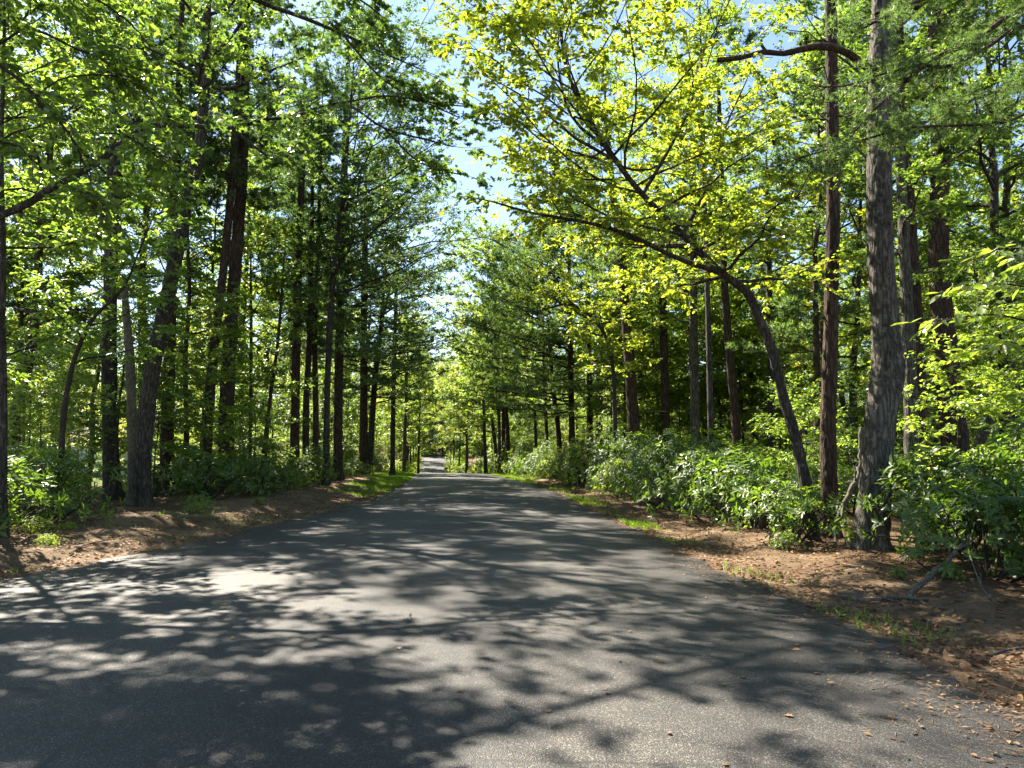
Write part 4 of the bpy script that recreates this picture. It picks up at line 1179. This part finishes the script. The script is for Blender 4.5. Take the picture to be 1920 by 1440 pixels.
# right woods
scatter(56, (7, 44), (24, 85), 2.4, 4.5, lambda x, y, k: put('tree', 'tree standing deep in the right-hand woods', BIG[k % 4] if k % 4 else PIN[(k // 4) % 3], x, y, 'trees of the right-hand woods', rw.uniform(.8, 1.1), None if k % 4 == 0 else ['leaf_light', 'leaf', 'leaf_yellow', 'leaf_light', 'leaf'][k % 5], rng=rw), rw)
scatter(62, (6.5, 34), (18, 75), 1.5, 3.6, lambda x, y, k: put('young_tree', 'leafy sapling in the understory of the right-hand woods', SAP[k % 4], x, y, 'saplings under the right-hand woods', rw.uniform(.8, 1.3), ['leaf_light', 'leaf', 'leaf_light', 'leaf_dark'][k % 4], 'bark_thin', rng=rw), rw)
scatter(4, (-20, -11), (34, 66), 2.2, 4.0, lambda x, y, k: put('tree', '', (BIG[2], PIN[2], BIG[0])[k % 3], x, y, 'high-crowned trees of the left woods', rw.uniform(1.0, 1.2), None if k % 3 == 1 else ['leaf_light', 'leaf'][k % 2], rng=rw), rw)
scatter(26, (4, 50), (44, 110), 2.2, 4.0, lambda x, y, k: put('young_tree', '', SAP[k % 3], x, y, 'saplings deep in the right-hand woods', rw.uniform(1.2, 1.6), ['leaf_light', 'leaf'][k % 2], 'bark_thin', rng=rw), rw)
# beyond the crest
scatter(22, (-34, -11), (64, 150), 4, 1.8, lambda x, y, k: put('tree', 'tree closing the view left of the road beyond the crest', BIG[k % 4] if k % 7 else PIN[k % 3], x, y, 'trees left of the road beyond the crest', rw.uniform(.8, 1.1), None if k % 7 == 0 else ['leaf_light', 'leaf_yellow'][k % 2], rng=rw), rw)
scatter(24, (-9, 30), (70, 150), 4, 1.6, lambda x, y, k: put('tree', 'tree closing the view right of the road beyond the crest', BIG[k % 4] if k % 3 else PIN[k % 3], x, y, 'trees right of the road beyond the crest', rw.uniform(.85, 1.15), None if k % 3 == 0 else ['leaf_light', 'leaf_yellow'][k % 2], rng=rw), rw)
scatter(14, (-30, 6), (66, 140), 2.5, .8, lambda x, y, k: put('young_tree', 'low leafy sapling beside the road beyond the crest', SAP[k % 4], x, y, 'saplings beside the far road', rw.uniform(.8, 1.3), 'leaf_light', 'bark_thin', rng=rw), rw)
scatter(12, (-30, 6), (150, 185), 4, 1.5, lambda x, y, k: put('tree', 'tree where the far road bends out of sight', BIG[k % 4], x, y, 'trees at the far bend', rw.uniform(.9, 1.2), ['leaf_light', 'leaf'][k % 2], rng=rw), rw)

for k, (x, y) in enumerate([(14.5, 22), (18, 27), (12.4, 25)]):
    put('tree', '', BIG[(0, 2, 2)[k]], x, y, 'trees behind the big right trunks', rw.uniform(1.05, 1.2), ['leaf', 'leaf_light'][k % 2], rng=rw)
for k, (x, y) in enumerate([(-20.3, 30), (-22.5, 34), (-24.5, 40), (-21.5, 38), (-17.5, 27)]):
    put('tree', '', BIG[(0, 1, 2, 1, 3)[k]], x, y, 'trees behind the left edge of the woods', rw.uniform(.95, 1.15), ['leaf_light', 'leaf'][k % 2], rng=rw)
put('tree', '', BIG[3], -10.4, 12.2, 'trees behind the left edge of the woods', 1.05, 'leaf', rng=rw)  # unseen tree left of the view, added to shade the foreground road
scatter(34, (-5, 34), (66, 135), 2.0, 2.0, lambda x, y, k: put('young_tree', '', SAP[k % 3], x, y, 'saplings right of the far road', rw.uniform(1.3, 1.8), ['leaf', 'leaf_light', 'leaf_light'][k % 3], 'bark_thin', rng=rw), rw)
scatter(14, (-32, -12), (70, 135), 2.0, 1.6, lambda x, y, k: put('young_tree', '', SAP[k % 3], x, y, 'saplings left of the far road', rw.uniform(1.3, 1.8), ['leaf_yellow', 'leaf_light'][k % 2], 'bark_thin', rng=rw), rw)
for k in range(12):
    put('young_tree', '', SAP[(0, 2, 1)[k % 3]], -23 + k * 1.5, rw.uniform(150, 158), 'saplings at the end of the road', rw.uniform(1.3, 1.8), ['leaf', 'leaf_dark'][k % 2], 'bark_thin', rng=rw)
for k in range(16):
    u_ = 1140 + k * 26 + rw.uniform(-8, 8)
    y = rw.uniform(37, 47)
    put('young_tree', '', SAP[(2, 0, 2, 1)[k % 4]], (u_ - 960) / F_PX * y, y, 'bright saplings behind the right trunk row', rw.uniform(1.1, 1.7), ['leaf_light', 'leaf_light', 'leaf'][k % 3], 'bark_thin', rng=rw)
for k, (x, y) in enumerate([(-15.5, 31), (-17.0, 25)]):
    put('tree', '', BIG[(2, 0, 2, 2)[k]], x, y, 'high-crowned trees of the left woods', rw.uniform(1.05, 1.2), ['leaf', 'leaf_dark'][k % 2], rng=rw)
# trees that close the road into an arch beyond the crest
for k, (sd, y, off) in enumerate([('l', 70, 1.2), ('l', 79, .9), ('l', 90, 1.0), ('l', 102, .8), ('l', 114, .9), ('l', 127, .8), ('r', 72, 1.2), ('r', 84, 1.0), ('r', 96, 1.4), ('r', 107, 1.0), ('r', 118, .9), ('r', 131, .8)]):
    l, r = edges(y)
    put('tree', 'tree arching over the far road on the %s beyond the crest' % ('left' if sd == 'l' else 'right'), BIG[(3, 1)[k % 2]], float(l - off if sd == 'l' else r + off), y, 'trees arching over the far road on the %s' % ('left' if sd == 'l' else 'right'), rw.uniform(.95, 1.3), ['leaf_light', 'leaf_yellow', 'leaf_light'][k % 3], rng=rw)
for k in range(14):
    put('tree', 'tree crowding the end of the visible road', BIG[(3, 1, 0)[k % 3]], rw.uniform(-24, -2), rw.uniform(146, 160) + (8 if k % 2 else 0), 'trees at the end of the road', rw.uniform(.8, 1.2), ['leaf_light', 'leaf'][k % 2], rng=rw)

for k, (x, y, j, s_) in enumerate([(6.4, 16.4, 3, .8), (7.6, 19.5, 3, 1.0), (8.6, 14.6, 3, 1.0), (10.4, 13.6, 1, 1.0), (12, 16.5, 2, .9), (-11.6, 18.6, 3, 1.0), (-13.2, 20.5, 1, 1.0), (-11.2, 23.5, 3, 1.1), (-9.6, 27, 3, .9), (-14.5, 17.5, 0, .9)]):
    put('young_tree', '', SAP[j], x, y, 'saplings near the verges', s_, ['leaf_light', 'leaf', 'leaf_light'][k % 3], 'bark_thin', rng=rw)

# --- shrubs
def kind_shrub(seed, **kw):
    w, c = shrub(np.random.default_rng(seed), **kw)
    return w.mesh('stem', M['bark_thin'], True), c.mesh('foliage', M['laurel'])


SHR = [kind_shrub(131, h=1.25, r=1.15, nw=430), kind_shrub(132, h=1.0, r=1.05, nw=330), kind_shrub(133, h=1.6, r=1.2, nw=430), kind_shrub(134, h=.7, r=.75, nw=190), kind_shrub(135, h=1.9, r=.9, nw=330, leaf=.13, per=6), kind_shrub(136, h=.9, r=1.3, nw=380, leaf=.10)]
near_shrubs = [
    (6.2, 7.9, 1, 'glossy laurel shrub at the right edge, nearest of the thicket', .95), (7.0, 9.4, 0, 'tall laurel shrub behind the nearest one at the right edge', 1.0),
    (5.6, 9.3, 1, 'laurel shrub behind the fallen stick on the right verge', .9), (6.3, 11.0, 3, 'laurel shrub just right of the thick grey trunk', 1.3),
    (8.2, 11.2, 0, 'sunlit laurel shrub below the dark right trunks', 1.05), (5.05, 12.9, 3, 'small laurel at the foot of the red-brown pine', .9),
    (5.1, 15.2, 3, 'low laurel left of the leaning oak base', 1.35), (5.0, 17.2, 1, 'broad laurel shrub left of the leaning oak', 1.1),
    (4.6, 19.8, 0, 'rounded laurel shrub in mid verge, most prominent of the right bank', 1.1), (5.9, 21.5, 2, 'high laurel behind the rounded one on the right bank', .95),
    (-9.4, 14.6, 1, 'glossy laurel under the crooked young tree', 1.0), (-10.6, 13.2, 0, 'laurel at the left edge with sparkling leaves', .85),
    (-8.9, 12.4, 3, 'low laurel sprawling at the left edge of the bank', 1.1), (-10.9, 16.6, 0, 'laurel in front of the straight dark left trunk', .9),
    (-9.0, 21.5, 3, 'pale-leaved low shrub right of the leaning left oak', 1.2), (-8.4, 24.5, 1, 'dark laurel below the leaning pair of pines', .85)]
for x, y, k, lab, s in near_shrubs:
    put('laurel_shrub', lab, SHR[k], x - (.3 if x > 0 and y > 11 else -.25), y, 'laurel shrubs along the road', s * (1.18 if y > 10 else 1.05), cat='shrub', rng=rw, crown='foliage', stem='stem')
for k in range(26):
    y = 23 + k * 1.55 + rw.uniform(-.5, .5)
    r = edges(y)[1]
    put('laurel_shrub', 'laurel shrub in the long thicket along the right road edge', SHR[(0, 4, 1, 2, 5, 4)[k % 6]], float(r) + rw.uniform(1.8, 3.2), y, 'laurels of the right thicket', rw.uniform(.8, 1.3), 'leaf_light' if k % 5 == 2 or k in (17, 18, 21, 23) else None, cat='shrub', rng=rw, crown='foliage', stem='stem')
for k in range(18):
    put('laurel_shrub', 'laurel shrub in the shade of the right-hand woods', SHR[k % 6], rw.uniform(7.5, 15), rw.uniform(12, 34), 'laurels under the right-hand woods', rw.uniform(.7, 1.1), cat='shrub', rng=rw, crown='foliage', stem='stem')
for k in range(16):
    y = 25 + k * 2.2 + rw.uniform(-.6, .6)
    l = edges(y)[0]
    put('laurel_shrub', 'dark laurel shrub at the foot of the left roadside pines', SHR[(0, 5, 4, 1)[k % 4]], float(l) - rw.uniform(2.6, 4.8), y, 'laurels of the left roadside', rw.uniform(.7, 1.0), cat='shrub', rng=rw, crown='foliage', stem='stem')
for k in range(12):
    put('laurel_shrub', 'laurel shrub among the trunks of the left woods', SHR[k % 6], rw.uniform(-17, -10.5), rw.uniform(15, 30), 'laurels under the left woods', rw.uniform(.7, 1.0), cat='shrub', rng=rw, crown='foliage', stem='stem')

for k in range(20):
    y = 66 + k * 4.2
    l, r = edges(y)
    put('laurel_shrub', 'shrub crowding the far road beyond the crest', SHR[k % 3], float(l - rw.uniform(.9, 1.8)) if k % 2 else float(r + rw.uniform(1.0, 2.0)), y, 'shrubs along the far road', rw.uniform(1.0, 1.5), 'leaf_light', cat='shrub', rng=rw, crown='foliage', stem='stem')
for k in range(16):
    put('laurel_shrub', 'shrub at the end of the visible road', SHR[k % 3], -24 + k * 1.9, rw.uniform(147, 156), 'shrubs at the end of the road', rw.uniform(1.6, 2.4), 'leaf', cat='shrub', rng=rw, crown='foliage', stem='stem')

for k in range(22):
    y = rw.uniform(8, 24)
    l, r = edges(y)
    x = float(l) - rw.uniform(.9, 3.6) if k % 2 else float(r) + rw.uniform(.9, 2.6)
    if abs(x) > .66 * y:
        continue
    put('laurel_shrub', '', (SHR[3], SHR[5])[k % 2], x, y, 'seedlings on the verges', rw.uniform(.14, .32), ['leaf', 'leaf_light'][k % 2], cat='shrub', rng=rw, crown='foliage', stem='stem')
for o_ in [q for q in bpy.data.objects if q.get('group') == 'seedlings on the verges']:
    o_.name = 'seedling'

# ------------------------------------------------------------------ house, fence, mailbox
def box(mb, c, s, rz=0.0):
    c, s = np.array(c, float), np.array(s, float) / 2
    v = np.array([[-1, -1, -1], [1, -1, -1], [1, 1, -1], [-1, 1, -1], [-1, -1, 1], [1, -1, 1], [1, 1, 1], [-1, 1, 1]]) * s
    ca, sa = math.cos(rz), math.sin(rz)
    v = np.stack([v[:, 0] * ca - v[:, 1] * sa, v[:, 0] * sa + v[:, 1] * ca, v[:, 2]], -1) + c
    mb.add(v, [[0, 3, 2, 1], [4, 5, 6, 7], [0, 1, 5, 4], [1, 2, 6, 5], [2, 3, 7, 6], [3, 0, 4, 7]])


def build_house():
    M['siding'] = plain_mat('painted_siding', (.55, .56, .55), (.66, .67, .66), 3, .6)
    M['roof'] = plain_mat('brown_shingle', (.10, .07, .05), (.18, .13, .10), 8, .9, .4)
    M['trim'] = plain_mat('white_trim', (.75, .75, .73), (.8, .8, .78), 3, .5)
    M['pane'] = plain_mat('dark_glass', (.02, .025, .03), (.03, .035, .04), 2, .08)
    x, y = -31.5, 62.0
    t = thing('house', 'pale house glimpsed between the left trunks beyond the clearing', 'house', (x, y, gz(x, y)))
    b = MB(); box(b, (0, 0, 1.45), (12, 8, 3.1)); link('wall', b.mesh('wall', M['siding']), t)
    b = MB(); box(b, (0, 0, 0), (11.98, .03, .2)); bm_ = b.mesh('siding_board', M['siding'])
    for k in range(14):
        link('siding_board', bm_, t, (0, -4.02, .2 + k * .212), (.12, 0, 0))
    b = MB()
    v = np.array([[-6.5, -4.7, 3.0], [6.5, -4.7, 3.0], [6.5, 0, 5.0], [-6.5, 0, 5.0], [6.5, 4.7, 3.0], [-6.5, 4.7, 3.0]])
    b.add(np.vstack([v, v - UP * .15]), [[0, 1, 2, 3], [3, 2, 4, 5], [7, 6, 9, 8], [8, 9, 11, 10], [0, 6, 7, 1], [5, 4, 10, 11], [0, 3, 9, 6], [3, 5, 11, 9], [1, 7, 8, 2], [2, 8, 10, 4]])
    link('roof', b.mesh('roof', M['roof']), t)
    for wx in (-3.6, .4):
        b = MB(); box(b, (0, 0, 0), (1.3, .08, 1.4)); f = link('window', b.mesh('window', M['trim']), t, (wx, -4.08, 1.6))
        b = MB(); box(b, (0, 0, 0), (1.1, .05, 1.2)); link('pane', b.mesh('pane', M['pane']), f, (0, -.03, 0))
    b = MB(); box(b, (0, 0, 0), (1.0, .08, 2.1)); d = link('door', b.mesh('door', M['trim']), t, (3.4, -4.08, 1.1))
    b = MB(); box(b, (0, 0, 0), (.06, .06, .06)); link('handle', b.mesh('handle', M['pane']), d, (.38, -.06, -.05))


build_house()


def build_fence():
    M['rail'] = plain_mat('weathered_rail', (.05, .035, .028), (.10, .07, .055), 4, .85, .3)
    M['rail_red'] = plain_mat('red_brown_board', (.16, .05, .035), (.22, .09, .06), 5, .8)
    D = 72.0
    a, b_ = unproject(722, 872, D), unproject(760, 860, D)
    base = np.array([(a[0] + b_[0]) / 2, D, gz((a[0] + b_[0]) / 2, D)])
    t = thing('fence', 'dark rail fence with sloping top rail left of the road at the crest', 'fence', tuple(base))
    mb = MB(); tube(mb, np.array([a - base, (a + b_) / 2 - base, b_ - base]), [.08, .08, .08], 8, .05); link('top_rail', mb.mesh('top_rail', M['rail'], True), t)
    lo = np.array([unproject(722, 878, D) - base, unproject(760, 878, D) - base])
    mb = MB(); c = lo.mean(0); box(mb, c, (abs(lo[1, 0] - lo[0, 0]), .06, .12)); link('bottom_rail', mb.mesh('bottom_rail', M['rail_red']), t)
    for k in range(5):
        f = k / 4
        p = a * (1 - f) + b_ * f - base
        mb = MB(); h = p[2] + .35
        box(mb, (p[0], .09, p[2] - h / 2), (.09, .09, h)); link('post', mb.mesh('post', M['rail']), t)


build_fence()


def build_mailbox():
    m_, N, L = new_mat('black_enamel')
    b = N.new('ShaderNodeBsdfPrincipled'); b.inputs['Base Color'].default_value = (.012, .012, .013, 1); b.inputs['Roughness'].default_value = .4
    o = N.new('ShaderNodeOutputMaterial'); L.new(b.outputs[0], o.inputs[0])
    D = 101.0
    p = unproject(838, 880, D)
    base = np.array([p[0], D, gz(p[0], D)])
    t = thing('mailbox', 'small black mailbox on a post beside the far stretch of road', 'mailbox', tuple(base))
    z = p[2] - base[2]
    mb = MB()
    th = np.linspace(0, math.pi, 9)
    prof = np.concatenate([[[-.2, -.1], ], np.stack([-np.cos(th) * .2, .12 + np.sin(th) * .2], -1), [[.2, -.1]]])
    n = len(prof)
    v = np.concatenate([np.stack([np.full(n, s * .33), prof[:, 0], prof[:, 1] + z], -1) for s in (-1, 1)])
    mb.add(v, [[k, k + 1, n + k + 1, n + k] for k in range(n - 1)] + [[n - 1, 0, n, 2 * n - 1]])
    for s in (0, n):
        c = np.array([[(-.33 if s == 0 else .33), 0, z + .1]])
        mb.add(np.vstack([v[s:s + n], c]), None, [[k, (k + 1) % n, n] for k in range(n)])
    link('box', mb.mesh('box', m_), t)
    mb = MB(); box(mb, (0, 0, (z - .1) / 2 - .05), (.1, .1, z - .0)); link('post', mb.mesh('post', M['rail']), t)
    mb = MB(); box(mb, (.1, -.22, z + .2), (.03, .02, .2)); link('flag', mb.mesh('flag', M['rail_red']), t)


build_mailbox()

# ------------------------------------------------------------------ litter, grass, fallen things
def build_litter():
    rng = np.random.default_rng(90)
    n = 25000
    y = 3 + 37 * rng.random(n) ** 1.5
    l, r = edges(y)
    left = rng.random(n) < .42
    d = np.where(rng.random(n) < .7, rng.gamma(1.6, .75, n), rng.uniform(0, 8, n)) - .08
    x = np.where(left, l - d, r + d)
    P = np.stack([x, y, ground_z(x, y) + .012 + rng.uniform(0, .02, n)], -1)
    mb = MB()
    leaves(mb, P, norm(rng.normal(0, 1, (n, 3)) * np.array([1, 1, .18])), norm(UP + rng.normal(0, .35, (n, 3))), rng.uniform(.03, .09, n), OVATE)
    # dry needles
    m = 22000
    y = 3.5 + 26 * rng.random(m) ** 1.5
    l, r = edges(y)
    d = rng.uniform(0, 3.4, m)
    x = np.where(rng.random(m) < .35, l - d, r + d)
    p = np.stack([x, y, ground_z(x, y) + .014 + rng.uniform(0, .012, m)], -1)
    dd = norm(rng.normal(0, 1, (m, 3)) * np.array([1, 1, .12])); sd = norm(np.cross(dd, UP))
    V = np.stack([p - sd * .003, p + sd * .003, p + dd * .11 + UP * .005], 1)
    mb.add(V.reshape(-1, 3), None, np.arange(m * 3).reshape(-1, 3))
    m = 12000
    y = 3.5 + 30 * rng.random(m) ** 1.4
    l, r = edges(y)
    d = rng.gamma(1.1, .32, m)
    x = np.where(rng.random(m) < .45, l + d, r - d)
    u = np.clip((x - l) / (r - l), 0, 1)
    zr = np.interp(y, ELEV[:, 0], ELEV[:, 1]) - .006 + .05 * (1 - (2 * u - 1) ** 2)
    p = np.stack([x, y, zr + .004], -1)
    dd = norm(rng.normal(0, 1, (m, 3)) * np.array([1, 1, .03])); sd = norm(np.cross(dd, UP))
    h_ = m * 2 // 3
    V = np.stack([p[:h_] - sd[:h_] * .003, p[:h_] + sd[:h_] * .003, p[:h_] + dd[:h_] * .09 + UP * .003], 1)
    mb.add(V.reshape(-1, 3), None, np.arange(h_ * 3).reshape(-1, 3))
    leaves(mb, p[h_:] + UP * .006, dd[h_:], norm(UP + rng.normal(0, .2, (m - h_, 3))), rng.uniform(.015, .05, m - h_), OVATE)
    o = link('leaf_litter', mb.mesh('leaf_litter', M['litter'])); o['kind'] = 'stuff'
    o['label'] = 'dry brown leaves and needles scattered on both verges'; o['category'] = 'leaf litter'


def build_grass():
    rng = np.random.default_rng(91)
    P = []

    def strip(side, y0, y1, d0, d1, n, patchy):
        y = rng.uniform(y0, y1, n)
        l, r = edges(y)
        d = d0 + (d1 - d0) * rng.random(n) ** 1.3
        x = l - d if side == 'l' else r + d
        keep = (np.sin(y * 1.9 + side.__hash__() % 3) + np.sin(y * .73 + 2) + rng.normal(0, .5, n)) > patchy
        P.append(np.stack([x, y, ground_z(x, y)], -1)[keep])
    strip('r', 11, 26, .05, .7, 6000, .7)
    strip('r', 20, 46, .05, 1.0, 9000, .35)
    strip('r', 44, 62, .05, 1.8, 9000, -3)
    strip('l', 27, 46, .2, 2.0, 12000, -.5)
    strip('l', 42, 60, .1, 2.6, 12000, -3)
    strip('r', 6, 12, .0, .9, 700, 1.0)
    strip('l', 9, 24, .3, 2.5, 1500, .9)
    p = np.concatenate(P); n = len(p)
    h = rng.uniform(.04, .12, n)
    az = rng.uniform(0, 6.283, n)
    sd = np.stack([np.cos(az), np.sin(az), np.zeros(n)], -1)
    lean = rng.normal(0, .45, (n, 3)); lean[:, 2] = 0
    w = rng.uniform(.004, .009, n)[:, None]
    tip = p + UP * h[:, None] + lean * h[:, None]
    mid = p + UP * (h * .55)[:, None] + lean * (h * .3)[:, None]
    V = np.stack([p - sd * w, p + sd * w, mid + sd * w * .8, tip, mid - sd * w * .8], 1).reshape(-1, 3)
    b = np.arange(n)[:, None] * 5
    mb = MB(); mb.add(V, b + np.array([[0, 1, 2, 4]]), b + np.array([[4, 2, 3]]))
    o = link('grass', mb.mesh('grass', M['grass'])); o['kind'] = 'stuff'
    o['label'] = 'short bright grass tufts along the road edges'; o['category'] = 'grass'


build_litter()
build_grass()


def build_fallen():
    rng = np.random.default_rng(92)
    ms = [single_leaf_mesh('fallen_leaf', LOBED, M['fallen'], .085), single_leaf_mesh('fallen_leaf', OVATE, M['fallen'], .07), single_leaf_mesh('fallen_leaf', STAR, M['fallen'], .08), single_leaf_mesh('fallen_leaf', OVATE, M['litter'], .065)]
    px = [(385, 1105), (438, 1195), (745, 1213), (853, 1290), (770, 1160), (848, 1159), (363, 1434), (45, 1287), (20, 1262), (1240, 1235), (1034, 1325), (1360, 1275), (1396, 1262), (1553, 1270), (1486, 1332), (1256, 1366), (1354, 1420), (1430, 1436), (1140, 1290), (1160, 1232), (1745, 1425), (1000, 1180), (1180, 1182), (968, 1176), (1065, 1440), (1210, 1100), (1500, 1210), (845, 972), (940, 990), (1020, 1010), (880, 940), (1080, 1000), (730, 1040), (1700, 1400), (1610, 1240), (1860, 1390), (1660, 1330), (980, 1430), (560, 1000), (690, 990)]
    rows = {}
    for k, (u, v) in enumerate(sorted(px)):
        row = 'at the very bottom' if v >= 1350 else 'on the near asphalt' if v >= 1200 else 'on the middle asphalt' if v >= 1060 else 'on the farther asphalt'
        rows[row] = rows.get(row, 0) + 1
        D = F_PX * (CAM_H) / (v - HORIZON)
        p = unproject(u, v, D)
        o = link('fallen_leaf', ms[k % 4], None, (p[0], D, road_z(p[0], D) + .012), (rng.normal(0, .2), rng.normal(0, .2), rng.uniform(0, 6.28)), (rng.uniform(.45, .9),) * 3)
        o['label'] = 'dry fallen leaf %s of the road, %s from the left' % (row, (['leftmost, first'] + ORD[1:])[rows[row] - 1]); o['category'] = 'leaf'; o['group'] = 'fallen leaves on the road'

    def stick(label, pts, r0, r1, mat='deadwood', twigs=2):
        P_ = np.array(pts)
        b = P_[0].copy()
        A, R_ = smooth_path(P_ - b, np.linspace(r0, r1, len(P_)), .08)
        mb = MB(); tube(mb, A + rng.normal(0, r0 * .25, A.shape), R_, 7, .15, rng)
        t = thing('fallen_branch', label, 'branch', tuple(b))
        link('stick', mb.mesh('stick', M[mat], True), t)
        for k in range(twigs):
            a = A[int(len(A) * rng.uniform(.35, .85))]
            mb = MB(); tube(mb, np.array([a, a + norm(A[-1] - A[0]) * .2 + rng.normal(0, .06, 3), a + norm(A[-1] - A[0]) * .35 + rng.normal(0, .12, 3)]), [r1 * .8, r1 * .5, r1 * .25], 5)
            link('twig', mb.mesh('twig', M[mat], True), t)

    def g(u, v, dz=.03):
        D = F_PX * CAM_H / (v - HORIZON); p = unproject(u, v, D)
        return np.array([p[0], D, gz(p[0], D) + dz])
    a = g(1700, 1112, .02)
    stick('pale dead branch propped up against the laurels on the right verge', [a, unproject(1745, 1078, a[1] + .1), unproject(1775, 1050, a[1] + .25), unproject(1808, 1018, a[1] + .45)], .035, .018)
    stick('long grey stick lying flat on the right verge below the laurels', [g(1575, 1108), g(1620, 1114), g(1670, 1110), g(1742, 1118)], .022, .012)
    stick('thin twig lying near the right road edge', [g(1850, 1212), g(1885, 1206), g(1925, 1200)], .016, .008)
    stick('slender stem poking out of the right laurels', [g(1862, 1136), unproject(1840, 1100, 7.6), unproject(1822, 1055, 7.8)], .012, .006, twigs=1)
    stick('thin fallen twig on the left bank by the road', [g(130, 1040), g(165, 1030), g(215, 1022)], .014, .006)
    stick('crooked twig on the left bank below the oak', [g(150, 995), g(190, 1005), g(245, 1000)], .013, .005)
    stick('bent dead stem standing left of the thickest trunk', [np.array([5.75, 13.4, gz(5.75, 13.4)]), unproject(1575, 960, 13.4), unproject(1598, 920, 13.4), unproject(1612, 880, 13.5), unproject(1614, 800, 13.6)], .06, .03)


build_fallen()
label_by_place()
